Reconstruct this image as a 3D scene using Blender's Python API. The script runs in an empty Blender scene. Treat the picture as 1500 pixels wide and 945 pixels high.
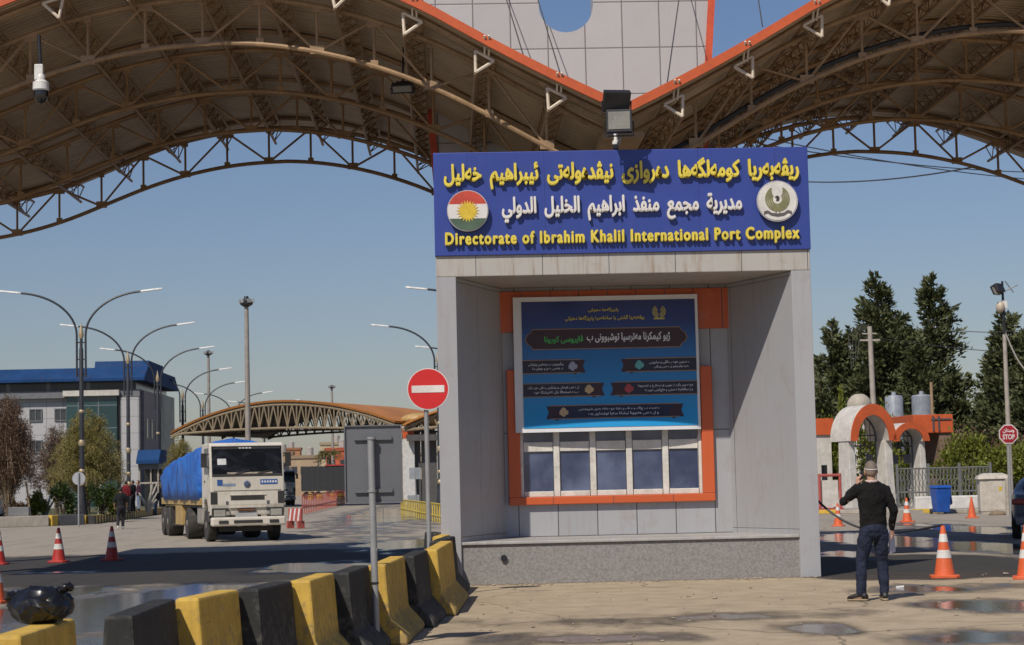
import bpy, bmesh, math, random
import numpy as np
from mathutils import Vector, Matrix, Quaternion
random.seed(7); RNG = np.random.default_rng(7)
PI = math.pi; R = math.radians
SC = bpy.context.scene; COL = SC.collection

# ------------------------------------------------------------------ camera, sky, sun, exposure
CAM_YAW, CAM_PITCH, CAM_ROLL = R(1.9), math.atan(232.5/2900), R(1.3)
EYE = Vector((0, 0, 1.6))
cam_d = bpy.data.cameras.new('camera'); cam = bpy.data.objects.new('camera', cam_d); COL.objects.link(cam)
CM = Matrix.Rotation(-CAM_YAW, 4, 'Z') @ Matrix.Rotation(PI/2+CAM_PITCH, 4, 'X') @ Matrix.Rotation(-CAM_ROLL, 4, 'Z')
cam.matrix_world = Matrix.Translation(EYE) @ CM
cam_d.sensor_width = 36; cam_d.lens = 36*2900/1500; cam_d.clip_start = .1; cam_d.clip_end = 6000
cam_d.dof.use_dof = True; cam_d.dof.focus_distance = 31; cam_d.dof.aperture_fstop = 5.6
SC.camera = cam

SUN_EL, SUN_AZ = R(48), R(30)          # the sun stands behind the camera and to its left
world = bpy.data.worlds.new('World'); SC.world = world; world.use_nodes = True
wn = world.node_tree; bg = wn.nodes['Background']
sky = wn.nodes.new('ShaderNodeTexSky'); sky.sky_type = 'NISHITA'; sky.sun_disc = False
sun_dir = Vector((-math.sin(SUN_AZ)*math.cos(SUN_EL), -math.cos(SUN_AZ)*math.cos(SUN_EL), math.sin(SUN_EL)))
sky.sun_elevation = SUN_EL; sky.sun_rotation = math.atan2(sun_dir.x, sun_dir.y)
sky.altitude = 0; sky.air_density = 1.25; sky.dust_density = .45; sky.ozone_density = 2.6
hs = wn.nodes.new('ShaderNodeHueSaturation'); hs.inputs['Saturation'].default_value = 1.0
sk = wn.nodes.new('ShaderNodeMix'); sk.data_type = 'RGBA'; sk.blend_type = 'MULTIPLY'; sk.inputs[0].default_value = 1; sk.inputs[7].default_value = (.93, .965, 1.2, 1)
wn.links.new(sky.outputs[0], hs.inputs['Color']); wn.links.new(hs.outputs[0], sk.inputs[6]); wn.links.new(sk.outputs[2], bg.inputs[0]); bg.inputs[1].default_value = .062
sun_d = bpy.data.lights.new('sun', 'SUN'); sun_d.energy = 4.5; sun_d.angle = R(.53); sun_d.color = (1, .93, .82)
sun = bpy.data.objects.new('sun', sun_d); COL.objects.link(sun)
sun.rotation_euler = (-sun_dir).to_track_quat('-Z', 'Y').to_euler(); sun.location = (0, 0, 60)
SC.view_settings.view_transform = 'Standard'; SC.view_settings.look = 'None'
SC.view_settings.gamma = 1; SC.view_settings.exposure = -.1
SC.cycles.max_bounces = 8; SC.cycles.use_denoising = True
SC.cycles.sample_clamp_indirect = 6

# where a sight line of the survey photo meets a plane (all in metres, road axis = +Y)
def ray(px, py): return (CM.to_3x3() @ Vector(((px-750)/2900, -(py-472.5)/2900, -1)))
def at(px, py, Y): d = ray(px, py); return EYE + d*(Y/d.y)
def gp(px, py, z=0.): d = ray(px, py); return EYE + d*((z-1.6)/d.z)

# ------------------------------------------------------------------ materials
MATS = {}
def nodes(name):
    m = bpy.data.materials.new(name); m.use_nodes = True
    nt = m.node_tree; b = nt.nodes['Principled BSDF']; return m, nt, b
def N(nt, t, **k):
    n = nt.nodes.new('ShaderNode'+t)
    for a, v in k.items():
        if a.startswith('i_'):
            key = a[2:]; n.inputs[int(key) if key.isdigit() else key].default_value = v
        else: setattr(n, a, v)
    return n
def math_(nt, op, a, b=None, c=None, clamp=False):
    n = nt.nodes.new('ShaderNodeMath'); n.operation = op; n.use_clamp = clamp
    for i, v in enumerate((a, b, c)):
        if v is None: continue
        if hasattr(v, 'links'): nt.links.new(v, n.inputs[i])
        else: n.inputs[i].default_value = v
    return n.outputs[0]
def mixc(nt, fac, a, b, mode='MIX'):
    n = nt.nodes.new('ShaderNodeMix'); n.data_type = 'RGBA'; n.blend_type = mode
    for s, v in ((n.inputs[0], fac), (n.inputs[6], a), (n.inputs[7], b)):
        if hasattr(v, 'links'): nt.links.new(v, s)
        else: s.default_value = v if not isinstance(v, tuple) or len(v) == 4 else (*v, 1)
    return n.outputs[2]
def noise(nt, vec, scale, detail=4, rough=.6, dist=0):
    n = N(nt, 'TexNoise', i_Scale=scale, i_Detail=detail, i_Roughness=rough, i_Distortion=dist)
    if vec is not None: nt.links.new(vec, n.inputs['Vector'])
    return n.outputs[0]
def ramp(nt, fac, lo, hi):
    n = N(nt, 'MapRange'); n.interpolation_type = 'SMOOTHSTEP'
    nt.links.new(fac, n.inputs[0]); n.inputs[1].default_value = lo; n.inputs[2].default_value = hi
    return n.outputs[0]
def scaled(nt, vec, s):
    n = N(nt, 'VectorMath', operation='MULTIPLY'); nt.links.new(vec, n.inputs[0]); n.inputs[1].default_value = s
    return n.outputs[0]
def M(name, col, rough=.6, metal=0., var=.18, vs=3., dirt=0., dirtcol=(.12, .09, .06), bump=.0, bs=40., spec=.5, streak=0.):
    """painted / stone / fabric surface: base colour with broad and fine mottling, grime patches, streaks and bump"""
    if name in MATS: return MATS[name]
    m, nt, b = nodes(name); MATS[name] = m
    tc = N(nt, 'TexCoord').outputs['Object']
    n1 = noise(nt, tc, vs, 5); n2 = noise(nt, tc, vs*9, 3)
    f = math_(nt, 'ADD', math_(nt, 'MULTIPLY', n1, .65), math_(nt, 'MULTIPLY', n2, .35))
    f = ramp(nt, f, .3, .7)
    c = mixc(nt, f, tuple(x*(1-var) for x in col), tuple(min(1, x*(1+var)) for x in col))
    if dirt:
        d = ramp(nt, noise(nt, tc, vs*1.7, 8, .7), .52, .72)
        c = mixc(nt, math_(nt, 'MULTIPLY', d, dirt), c, dirtcol)
    if streak:
        s = ramp(nt, noise(nt, scaled(nt, tc, (9, 9, .55)), 1.6, 6, .65), .5, .75)
        c = mixc(nt, math_(nt, 'MULTIPLY', s, streak), c, dirtcol)
    nt.links.new(c, b.inputs['Base Color'])
    r = math_(nt, 'ADD', rough-.1, math_(nt, 'MULTIPLY', n1, .2), clamp=True); nt.links.new(r, b.inputs['Roughness'])
    b.inputs['Metallic'].default_value = metal; b.inputs['Specular IOR Level'].default_value = spec
    if bump:
        bn = N(nt, 'Bump', i_Strength=bump, i_Distance=.02); nt.links.new(noise(nt, tc, bs, 6, .65), bn.inputs['Height'])
        nt.links.new(bn.outputs[0], b.inputs['Normal'])
    return m
def panel_mat(name, col, w, h, groove=.012, var=.07, off=(0, 0), rough=.45, dirt=.25, gcol=(.06, .06, .065), dirtcol=(.25, .2, .15), metal=.0, spec=.5, streak=.25):
    """cladding of w x h panels with dark joints"""
    if name in MATS: return MATS[name]
    m, nt, b = nodes(name); MATS[name] = m
    tc = N(nt, 'TexCoord').outputs['Object']
    sp = N(nt, 'SeparateXYZ'); nt.links.new(tc, sp.inputs[0])
    u = math_(nt, 'ADD', math_(nt, 'ADD', sp.outputs[0], sp.outputs[1]), off[0]); v = math_(nt, 'ADD', sp.outputs[2], off[1])
    fu = math_(nt, 'FRACT', math_(nt, 'DIVIDE', u, w)); fv = math_(nt, 'FRACT', math_(nt, 'DIVIDE', v, h))
    du = math_(nt, 'MULTIPLY', math_(nt, 'MINIMUM', fu, math_(nt, 'SUBTRACT', 1., fu)), w)
    dv = math_(nt, 'MULTIPLY', math_(nt, 'MINIMUM', fv, math_(nt, 'SUBTRACT', 1., fv)), h)
    dd = math_(nt, 'MINIMUM', du, dv)
    g = math_(nt, 'LESS_THAN', dd, groove/2)
    cell = N(nt, 'TexWhiteNoise', noise_dimensions='2D')
    cb = N(nt, 'CombineXYZ'); nt.links.new(math_(nt, 'FLOOR', math_(nt, 'DIVIDE', u, w)), cb.inputs[0]); nt.links.new(math_(nt, 'FLOOR', math_(nt, 'DIVIDE', v, h)), cb.inputs[1])
    nt.links.new(cb.outputs[0], cell.inputs[0])
    n1 = noise(nt, tc, 1.2, 6)
    f = math_(nt, 'ADD', math_(nt, 'MULTIPLY', cell.outputs[0], .5), math_(nt, 'MULTIPLY', n1, .5))
    c = mixc(nt, f, tuple(x*(1-var) for x in col), tuple(min(1, x*(1+var)) for x in col))
    d = ramp(nt, noise(nt, tc, 2.3, 8, .72), .52, .75); c = mixc(nt, math_(nt, 'MULTIPLY', d, dirt), c, dirtcol)
    s = ramp(nt, noise(nt, scaled(nt, tc, (8, 8, .5)), 1.5, 6, .65), .5, .78)
    c = mixc(nt, math_(nt, 'MULTIPLY', s, streak), c, dirtcol)
    c = mixc(nt, g, c, gcol); nt.links.new(c, b.inputs['Base Color'])
    nt.links.new(math_(nt, 'ADD', rough-.08, math_(nt, 'MULTIPLY', n1, .2)), b.inputs['Roughness'])
    b.inputs['Metallic'].default_value = metal; b.inputs['Specular IOR Level'].default_value = spec
    bn = N(nt, 'Bump', i_Strength=.5, i_Distance=.01); nt.links.new(math_(nt, 'ADD', ramp(nt, dd, 0, groove), math_(nt, 'MULTIPLY', noise(nt, tc, 1.7, 2), 1.2)), bn.inputs['Height'])
    nt.links.new(bn.outputs[0], b.inputs['Normal'])
    return m
def leaf_mat(name, a, b_, trans=.25, rough=.55):
    m, nt, b = nodes(name); MATS[name] = m
    g = N(nt, 'NewGeometry'); tc = N(nt, 'TexCoord').outputs['Object']
    f = math_(nt, 'ADD', math_(nt, 'MULTIPLY', g.outputs['Random Per Island'], .6), math_(nt, 'MULTIPLY', noise(nt, tc, .9, 3), .45), clamp=True)
    c = mixc(nt, f, a, b_); nt.links.new(c, b.inputs['Base Color']); b.inputs['Roughness'].default_value = rough
    b.inputs['Specular IOR Level'].default_value = .25
    tr = N(nt, 'BsdfTranslucent'); nt.links.new(c, tr.inputs[0])
    mx = N(nt, 'MixShader'); mx.inputs[0].default_value = trans
    nt.links.new(b.outputs[0], mx.inputs[1]); nt.links.new(tr.outputs[0], mx.inputs[2])
    nt.links.new(mx.outputs[0], nt.nodes['Material Output'].inputs[0]); return m

# ------------------------------------------------------------------ mesh building
class MB:
    def __init__(s): s.v = []; s.f = []
    def add(s, vs, fs):
        o = len(s.v); s.v += [tuple(p) for p in vs]; s.f += [tuple(i+o for i in f) for f in fs]; return s
    def box(s, c, size, rz=0., rx=0., ry=0.):
        m = Matrix.Rotation(rz, 3, 'Z') @ Matrix.Rotation(ry, 3, 'Y') @ Matrix.Rotation(rx, 3, 'X'); c = Vector(c)
        vs = [c + m @ Vector((sx*size[0]/2, sy*size[1]/2, sz*size[2]/2)) for sz in (-1, 1) for sy in (-1, 1) for sx in (-1, 1)]
        return s.add(vs, [(0, 2, 3, 1), (4, 5, 7, 6), (0, 1, 5, 4), (2, 6, 7, 3), (0, 4, 6, 2), (1, 3, 7, 5)])
    def bx(s, x0, x1, y0, y1, z0, z1): return s.box(((x0+x1)/2, (y0+y1)/2, (z0+z1)/2), (x1-x0, y1-y0, z1-z0))
    def tube(s, p, q, r, r2=None, n=6, cap=True):
        p, q = Vector(p), Vector(q); d = q-p
        if d.length < 1e-6: return s
        z = d.normalized(); x = z.orthogonal().normalized(); y = z.cross(x); r2 = r if r2 is None else r2
        vs = [p+(x*math.cos(t)+y*math.sin(t))*r for t in (2*PI*i/n for i in range(n))] + [q+(x*math.cos(t)+y*math.sin(t))*r2 for t in (2*PI*i/n for i in range(n))]
        fs = [(i, (i+1) % n, n+(i+1) % n, n+i) for i in range(n)]
        if cap: fs += [tuple(range(n-1, -1, -1)), tuple(range(n, 2*n))]
        return s.add(vs, fs)
    def path(s, pts, r, n=6, r_end=None):
        pts = [Vector(p) for p in pts]; K = len(pts); rings = []
        x = None
        for i, p in enumerate(pts):
            t = (pts[min(i+1, K-1)]-pts[max(i-1, 0)]).normalized()
            x = t.orthogonal().normalized() if x is None else (x - t*x.dot(t)).normalized()
            y = t.cross(x); rr = r if r_end is None else r+(r_end-r)*i/(K-1)
            rings.append([p+(x*math.cos(a)+y*math.sin(a))*rr for a in (2*PI*j/n for j in range(n))])
        return s.loft(rings)
    def loft(s, rings, cap=True):
        n = len(rings[0]); vs = [p for r in rings for p in r]; fs = []
        for k in range(len(rings)-1):
            fs += [(k*n+i, k*n+(i+1) % n, (k+1)*n+(i+1) % n, (k+1)*n+i) for i in range(n)]
        if cap: fs += [tuple(range(n-1, -1, -1)), tuple((len(rings)-1)*n+i for i in range(n))]
        return s.add(vs, fs)
    def lathe(s, prof, c=(0, 0, 0), n=20):
        c = Vector(c); return s.loft([[c+Vector((r*math.cos(t), r*math.sin(t), z)) for t in (2*PI*i/n for i in range(n))] for r, z in prof])
    def prism(s, poly, a, b, axis='y'):
        """poly in the two other axes, extruded from a to b along axis"""
        def P(u, v, w): return {'y': (u, w, v), 'x': (w, u, v), 'z': (u, v, w)}[axis]
        n = len(poly); vs = [P(u, v, a) for u, v in poly]+[P(u, v, b) for u, v in poly]
        return s.add(vs, [(i, (i+1) % n, n+(i+1) % n, n+i) for i in range(n)]+[tuple(range(n-1, -1, -1)), tuple(range(n, 2*n))])
    def ell(s, c, r, nu=16, nv=10, rot=None):
        c = Vector(c); rings = []
        for j in range(1, nv):
            ph = PI*j/nv
            ring = [Vector((r[0]*math.sin(ph)*math.cos(t), r[1]*math.sin(ph)*math.sin(t), -r[2]*math.cos(ph))) for t in (2*PI*i/nu for i in range(nu))]
            rings.append([c+(rot @ p if rot else p) for p in ring])
        return s.loft(rings)
    def quad(s, a, b, c, d): return s.add([a, b, c, d], [(0, 1, 2, 3)])
    def mesh(s, name):
        me = bpy.data.meshes.new(name); me.from_pydata(s.v, [], s.f); me.update(); return me
    def build(s, name, mat, parent=None, smooth=False, bevel=0., loc=None, rz=0., fix=True):
        me = s.mesh(name)
        if fix:
            bm = bmesh.new(); bm.from_mesh(me); bmesh.ops.recalc_face_normals(bm, faces=bm.faces); bm.to_mesh(me); bm.free()
        return put(name, me, mat, parent, smooth, bevel, loc, rz)
def put(name, me, mat, parent=None, smooth=False, bevel=0., loc=None, rz=0.):
    o = bpy.data.objects.new(name, me); COL.objects.link(o); me.materials.append(mat)
    if parent: o.parent = parent
    if loc is not None: o.location = loc
    o.rotation_euler.z = rz
    if smooth:
        me.polygons.foreach_set('use_smooth', [True]*len(me.polygons))
        if smooth != 'all': me.set_sharp_from_angle(angle=R(38))
    if bevel:
        b = o.modifiers.new('bevel', 'BEVEL'); b.width = bevel; b.segments = 2; b.limit_method = 'ANGLE'; b.angle_limit = R(35)
    return o
def tag(o, label=None, cat=None, group=None, kind=None):
    for k, v in (('label', label), ('category', cat), ('group', group), ('kind', kind)):
        if v: o[k] = v
    return o
def thing(name, label, cat, loc=(0, 0, 0), rz=0., group=None):
    o = bpy.data.objects.new(name, None); o.empty_display_size = .2; COL.objects.link(o); o.location = loc; o.rotation_euler.z = rz
    return tag(o, label, cat, group)
def kids(o): return [c for c in COL.objects if c.parent == o]
def dup(o, loc=None, rz=None, label=None, parent=None, scale=None):
    c = o.copy(); COL.objects.link(c)
    if parent: c.parent = parent
    for ch in kids(o): dup(ch, parent=c)
    if loc is not None: c.location = loc
    if rz is not None: c.rotation_euler.z = rz
    if scale is not None: c.scale = (scale,)*3 if not isinstance(scale, tuple) else scale
    if label: c['label'] = label
    return c
def baked(o, mods):
    """apply a list of (type, settings) modifiers to a mesh object and keep the result as plain mesh"""
    for t, kw in mods:
        m = o.modifiers.new(t.lower(), t)
        for k, v in kw.items(): setattr(m, k, v)
    bpy.context.view_layer.update()
    me = bpy.data.meshes.new_from_object(o.evaluated_get(bpy.context.evaluated_depsgraph_get()))
    old = o.data; o.modifiers.clear(); o.data = me; bpy.data.meshes.remove(old)
    if not me.materials: pass
    me.polygons.foreach_set('use_smooth', [True]*len(me.polygons)); return o

# ------------------------------------------------------------------ lettering (Arabic letters joined by hand: isolated, final, initial, medial)
AR = {'ا': 'FE8D FE8E', 'ب': 'FE8F FE90 FE91 FE92', 'پ': 'FB56 FB57 FB58 FB59', 'ت': 'FE95 FE96 FE97 FE98', 'ج': 'FE9D FE9E FE9F FEA0',
 'خ': 'FEA5 FEA6 FEA7 FEA8', 'د': 'FEA9 FEAA', 'ذ': 'FEAB FEAC', 'ر': 'FEAD FEAE', 'ز': 'FEAF FEB0', 'ژ': 'FB8A FB8B', 'س': 'FEB1 FEB2 FEB3 FEB4',
 'ش': 'FEB5 FEB6 FEB7 FEB8', 'ع': 'FEC9 FECA FECB FECC', 'ف': 'FED1 FED2 FED3 FED4', 'ڤ': 'FB6A FB6B FB6C FB6D', 'ک': 'FB8E FB8F FB90 FB91',
 'گ': 'FB92 FB93 FB94 FB95', 'ل': 'FEDD FEDE FEDF FEE0', 'م': 'FEE1 FEE2 FEE3 FEE4', 'ن': 'FEE5 FEE6 FEE7 FEE8', 'ه': 'FEE9 FEEA FEEB FEEC',
 'ە': 'FEE9 FEEA', 'و': 'FEED FEEE', 'ۆ': 'FEED FEEE', 'ی': 'FBFC FBFD FBFE FBFF', 'ي': 'FEF1 FEF2 FEF3 FEF4', 'ێ': 'FBFC FBFD FBFE FBFF', 'ئ': 'FE89 FE8A FE8B FE8C', 'ة': 'FE93 FE94'}
AR = {k: [chr(int(x, 16)) for x in v.split()] for k, v in AR.items()}
def shape_ar(txt):
    out = []
    for i, ch in enumerate(txt):
        if ch not in AR: out.append(ch); continue
        prev = i > 0 and txt[i-1] in AR and len(AR[txt[i-1]]) == 4
        nxt = i+1 < len(txt) and txt[i+1] in AR and len(AR[ch]) == 4
        f = AR[ch]; out.append(f[3] if prev and nxt else f[1] if prev else f[2] if nxt else f[0])
    return ''.join(reversed(out))
def text_mesh(s, x0, x1, zmid, h=None, ext=.02, bold=.02, space=1., arabic=False, align='C'):
    """lettering as a mesh in the x-z plane facing -y, front at y = -ext, fitted between x0 and x1"""
    c = bpy.data.curves.new('lettering', 'FONT'); c.body = shape_ar(s) if arabic else s
    c.size = 1; c.extrude = .02; c.resolution_u = 3; c.space_character = space
    o = bpy.data.objects.new('lettering', c); COL.objects.link(o); bpy.context.view_layer.update()
    me = bpy.data.meshes.new_from_object(o.evaluated_get(bpy.context.evaluated_depsgraph_get()))
    bpy.data.objects.remove(o); bpy.data.curves.remove(c)
    v = np.empty(len(me.vertices)*3); me.vertices.foreach_get('co', v); v = v.reshape(-1, 3)
    lo, hi = v.min(0), v.max(0)
    if bold:                                     # heavier strokes: copies shifted round each letter, each at its own depth
        K = 8; nv = len(v); fs = [tuple(p.vertices) for p in me.polygons]; vs = [v]; ff = list(fs)
        for k in range(K):
            a = 2*PI*k/K; w = v.copy(); w[:, 0] += bold*math.cos(a); w[:, 1] += bold*math.sin(a); w[:, 2] -= (hi[2]-lo[2])*.012*(k+1); vs.append(w); ff += [tuple(i+nv*(k+1) for i in f) for f in fs]
        v = np.concatenate(vs); bpy.data.meshes.remove(me); me = bpy.data.meshes.new('lettering'); me.from_pydata(v.tolist(), [], ff)
    lo, hi = v.min(0), v.max(0); sx = (x1-x0)/(hi[0]-lo[0]); sz = sx if h is None else h/(hi[1]-lo[1])
    X = x0+(v[:, 0]-lo[0])*sx; Z = zmid+(v[:, 1]-(lo[1]+hi[1])/2)*sz
    Y = -(v[:, 2]-lo[2])/(hi[2]-lo[2])*ext
    me.vertices.foreach_set('co', np.stack([X, Y, Z], 1).ravel()); me.update(); return me
# ------------------------------------------------------------------ ground
ORANGE = M('orange_paint', (.51, .092, .024), .5, var=.12, dirt=.3, dirtcol=(.3, .1, .05))
def ground_material():
    m, nt, b = nodes('ground_surface')
    tc = N(nt, 'TexCoord').outputs['Object']; sp = N(nt, 'SeparateXYZ'); nt.links.new(tc, sp.inputs[0])
    X, Y = sp.outputs[0], sp.outputs[1]
    nb = noise(nt, tc, .35, 6, .65); nm = noise(nt, tc, 2.2, 6, .65); nf = noise(nt, tc, 28, 4, .7)
    # concrete forecourt on one side of the barrier row, asphalt everywhere else
    line = math_(nt, 'SUBTRACT', X, math_(nt, 'ADD', -3.6, math_(nt, 'MULTIPLY', Y, .095)))
    line = math_(nt, 'ADD', line, math_(nt, 'MULTIPLY', nm, .5))
    edge = math_(nt, 'SUBTRACT', math_(nt, 'ADD', 31.2, math_(nt, 'MULTIPLY', nb, 2.4)), Y)
    z = ramp(nt, math_(nt, 'MINIMUM', line, math_(nt, 'MULTIPLY', edge, .5)), .1, .45)
    conc = mixc(nt, ramp(nt, nm, .3, .7), (.325, .255, .170), (.43, .342, .235))
    conc = mixc(nt, math_(nt, 'MULTIPLY', ramp(nt, nb, .5, .7), .45), conc, (.22, .165, .105))
    asp = mixc(nt, ramp(nt, nm, .3, .75), (.265, .228, .182), (.35, .303, .245))
    asp = mixc(nt, math_(nt, 'MULTIPLY', ramp(nt, nb, .5, .72), .45), asp, (.20, .175, .145))
    # long tyre-worn streaks
    st = noise(nt, scaled(nt, tc, (1.6, .06, 1)), 1.2, 4, .6)
    asp = mixc(nt, math_(nt, 'MULTIPLY', ramp(nt, st, .5, .68), .4), asp, (.17, .15, .125))
    col = mixc(nt, z, asp, conc)
    col = mixc(nt, .35, col, mixc(nt, nf, (.25, .25, .25), (.75, .75, .75)), 'OVERLAY')
    cr = N(nt, 'TexVoronoi', feature='DISTANCE_TO_EDGE', i_Scale=.22); nt.links.new(mixv(nt, tc, .6), cr.inputs['Vector'])
    ck = math_(nt, 'MULTIPLY', math_(nt, 'LESS_THAN', cr.outputs['Distance'], .0035), .55); col = mixc(nt, ck, col, (.06, .05, .04))
    oil = ramp(nt, noise(nt, tc, .55, 8, .75), .6, .72); col = mixc(nt, math_(nt, 'MULTIPLY', oil, .35), col, (.12, .10, .075))
    spk = math_(nt, 'GREATER_THAN', noise(nt, tc, 60, 2, .5), .73); col = mixc(nt, math_(nt, 'MULTIPLY', spk, .3), col, (.14, .115, .085))
    # washed-down wet areas and puddles where the photo has them: (pixel centre, half sizes, strength)
    wet = None
    for px, py, hx, hy, s in WET:
        c = gp(px, py); rx = abs(gp(px+hx, py).x-c.x); ry = max(.2, (gp(px, py-hy).y-gp(px, py+hy).y)/2); cy = (gp(px, py-hy).y+gp(px, py+hy).y)/2
        v = N(nt, 'VectorMath', operation='SUBTRACT'); nt.links.new(tc, v.inputs[0]); v.inputs[1].default_value = (c.x, cy, 0)
        l = N(nt, 'VectorMath', operation='LENGTH'); nt.links.new(scaled(nt, v.outputs[0], (1/rx, 1/ry, 0)), l.inputs[0])
        e = math_(nt, 'MULTIPLY', math_(nt, 'SUBTRACT', 1., l.outputs['Value']), s)
        wet = e if wet is None else math_(nt, 'MAXIMUM', wet, e)
    nw = noise(nt, scaled(nt, tc, (1, .45, 1)), .9, 6, .62)
    wet = math_(nt, 'ADD', wet, math_(nt, 'MULTIPLY', math_(nt, 'SUBTRACT', nw, .5), 2.3))
    shadow_mask = None  # canopy and booth shadow on the damp road, painted into the ground colour
    for px, py, hx, hy, s in SHADOW_BANDS:
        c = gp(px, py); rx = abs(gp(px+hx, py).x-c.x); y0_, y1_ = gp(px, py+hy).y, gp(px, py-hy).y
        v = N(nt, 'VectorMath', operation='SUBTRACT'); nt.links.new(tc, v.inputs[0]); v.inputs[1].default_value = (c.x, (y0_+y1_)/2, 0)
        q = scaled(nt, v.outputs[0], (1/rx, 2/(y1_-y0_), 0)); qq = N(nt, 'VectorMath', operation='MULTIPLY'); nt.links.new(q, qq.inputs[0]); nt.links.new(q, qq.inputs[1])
        l = N(nt, 'VectorMath', operation='LENGTH'); nt.links.new(qq.outputs[0], l.inputs[0]); e = math_(nt, 'MULTIPLY', math_(nt, 'SUBTRACT', 1., l.outputs['Value']), s); shadow_mask = e if shadow_mask is None else math_(nt, 'MAXIMUM', shadow_mask, e)
    shadow_mask = ramp(nt, math_(nt, 'ADD', shadow_mask, math_(nt, 'MULTIPLY', math_(nt, 'SUBTRACT', nw, .5), .9)), -.05, .25)
    wet = math_(nt, 'SUBTRACT', wet, math_(nt, 'MULTIPLY', shadow_mask, .25))
    col = mixc(nt, shadow_mask, col, mixc(nt, 1., col, (.12, .12, .135), 'MULTIPLY'))
    damp = ramp(nt, wet, -.32, .12); pool = ramp(nt, wet, .05, .3)
    col = mixc(nt, damp, col, mixc(nt, 1., col, (.42, .42, .43), 'MULTIPLY'))
    col = mixc(nt, pool, col, mixc(nt, 1., col, (.55, .55, .6), 'MULTIPLY'))
    nt.links.new(col, b.inputs['Base Color'])
    rg = math_(nt, 'SUBTRACT', .9, math_(nt, 'ADD', math_(nt, 'MULTIPLY', damp, .30), math_(nt, 'MULTIPLY', pool, .54)))
    nt.links.new(rg, b.inputs['Roughness'])
    h = math_(nt, 'ADD', math_(nt, 'MULTIPLY', nf, .5), math_(nt, 'MULTIPLY', nm, 1.))
    bn = N(nt, 'Bump', i_Distance=.02); nt.links.new(h, bn.inputs['Height'])
    nt.links.new(math_(nt, 'SUBTRACT', .45, math_(nt, 'MULTIPLY', pool, .36)), bn.inputs['Strength']); nt.links.new(bn.outputs[0], b.inputs['Normal'])
    return m
def mixv(nt, tc, amt):
    n = N(nt, 'TexNoise', i_Scale=.8, i_Detail=4.); nt.links.new(tc, n.inputs['Vector'])
    a = N(nt, 'VectorMath', operation='MULTIPLY_ADD'); nt.links.new(n.outputs['Color'], a.inputs[0]); a.inputs[1].default_value = (amt,)*3; nt.links.new(tc, a.inputs[2]); return a.outputs[0]
WET = [(150, 908, 260, 52, 1.0), (60, 866, 130, 7, .8), (330, 868, 200, 12, .9), (470, 832, 150, 11, 1.2), (560, 760, 80, 20, .8), (120, 838, 120, 3, .5), (580, 800, 80, 12, .8),
       (1300, 792, 120, 15, 1.1), (1430, 776, 80, 12, 1.), (1250, 814, 60, 8, .9), (1420, 800, 90, 14, 1.), (1445, 888, 110, 11, .95), (1195, 920, 70, 10, .85), (890, 936, 130, 8, .8),
       (1330, 862, 90, 5, .45), (1400, 862, 120, 6, .5), (1440, 934, 110, 12, .6), (1010, 905, 160, 5, .25), (720, 935, 60, 6, .3)]
SHADOW_BANDS = [(170, 836, 620, 25, 1.), (1350, 831, 260, 20, 1.), (560, 822, 120, 16, .6)]  # bands darkened in colour to carry the cast shadow over damp asphalt
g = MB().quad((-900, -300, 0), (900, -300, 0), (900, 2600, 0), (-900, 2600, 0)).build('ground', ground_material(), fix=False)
tag(g, kind='structure')

# ------------------------------------------------------------------ control booth
BX, BY = 2.81, 31.0
booth = thing('control_booth', 'grey panelled booth with splayed recess, orange window surround and granite plinth', 'booth', (BX, BY, 0))
GREY = panel_mat('booth_cladding', (.335, .335, .35), 40, 40, dirt=.35, streak=.35)
GREYP = panel_mat('booth_panel', (.335, .335, .35), .655, 1.72, off=(.328, -.67), groove=.014, dirt=.45, streak=.5, var=.11)
GREYS = panel_mat('booth_side_panel', (.34, .34, .352), 1.3, 4.0, off=(.1, -.75), groove=.007, dirt=.42, streak=.45, var=.04)
GREYT = panel_mat('booth_beam', (.40, .38, .35), 1.05, 3., off=(.25, .3), groove=.01, dirt=.6, streak=.85, dirtcol=(.24, .16, .10), var=.05)
for s, nm in ((-1, 1), (1, 1)):
    MB().prism([(s*2.96, 0), (s*2.648, 0), (s*2.646, .02), (s*1.885, 2.0), (s*1.885, 2.3), (s*1.885, 3.4), (s*2.96, 3.4)], 0, 4.82, 'z').build('side_wall', GREYS, booth, bevel=.012)
    MB().bx(s*2.805-.155, s*2.805+.155, -.02, .0, 0, 4.82).build('pillar_face', GREY, booth, bevel=.006)
MB().bx(-2.96, 2.96, -.02, 3.4, 4.823, 5.2).build('top_beam', GREYT, booth, bevel=.012)
MB().bx(-1.885, 1.885, 2.0, 2.1, .6, 1.2).build('back_wall', GREYP, booth)
bw = MB()
bw.bx(-1.885, -1.64, 2.0, 2.1, 1.2, 4.82); bw.bx(1.45, 1.885, 2.0, 2.1, 1.2, 4.82); bw.bx(-1.64, 1.45, 2.0, 2.1, 3.46, 4.82)
bw.build('upper_back_wall', GREYP, booth)
MB().bx(-1.95, 1.95, 1.93, 2.0, 4.08, 4.76).build('orange_band', panel_mat('orange_panels', (.48, .085, .022), .48, 9, off=(.1, 0), dirt=.3, dirtcol=(.35, .3, .27), streak=.1), booth, bevel=.01)
granite = M('granite', (.235, .222, .212), .6, var=.34, vs=34, dirt=.25, dirtcol=(.12, .11, .1), bump=.25, bs=160)
MB().bx(-2.645, 2.645, .04, 1.99, 0, .62).build('plinth', granite, booth, bevel=.01)
MB().bx(-2.645, 2.645, -.0, 1.99, .622, .67).build('ledge', M('ledge_stone', (.36, .345, .33), .5, dirt=.3), booth, bevel=.01)
MB().tube((-1.99, .045, .41), (-1.99, -.005, .41), .05, n=16).build('drain_pipe', M('black_plastic', (.012, .012, .014), .5), booth)
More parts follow.
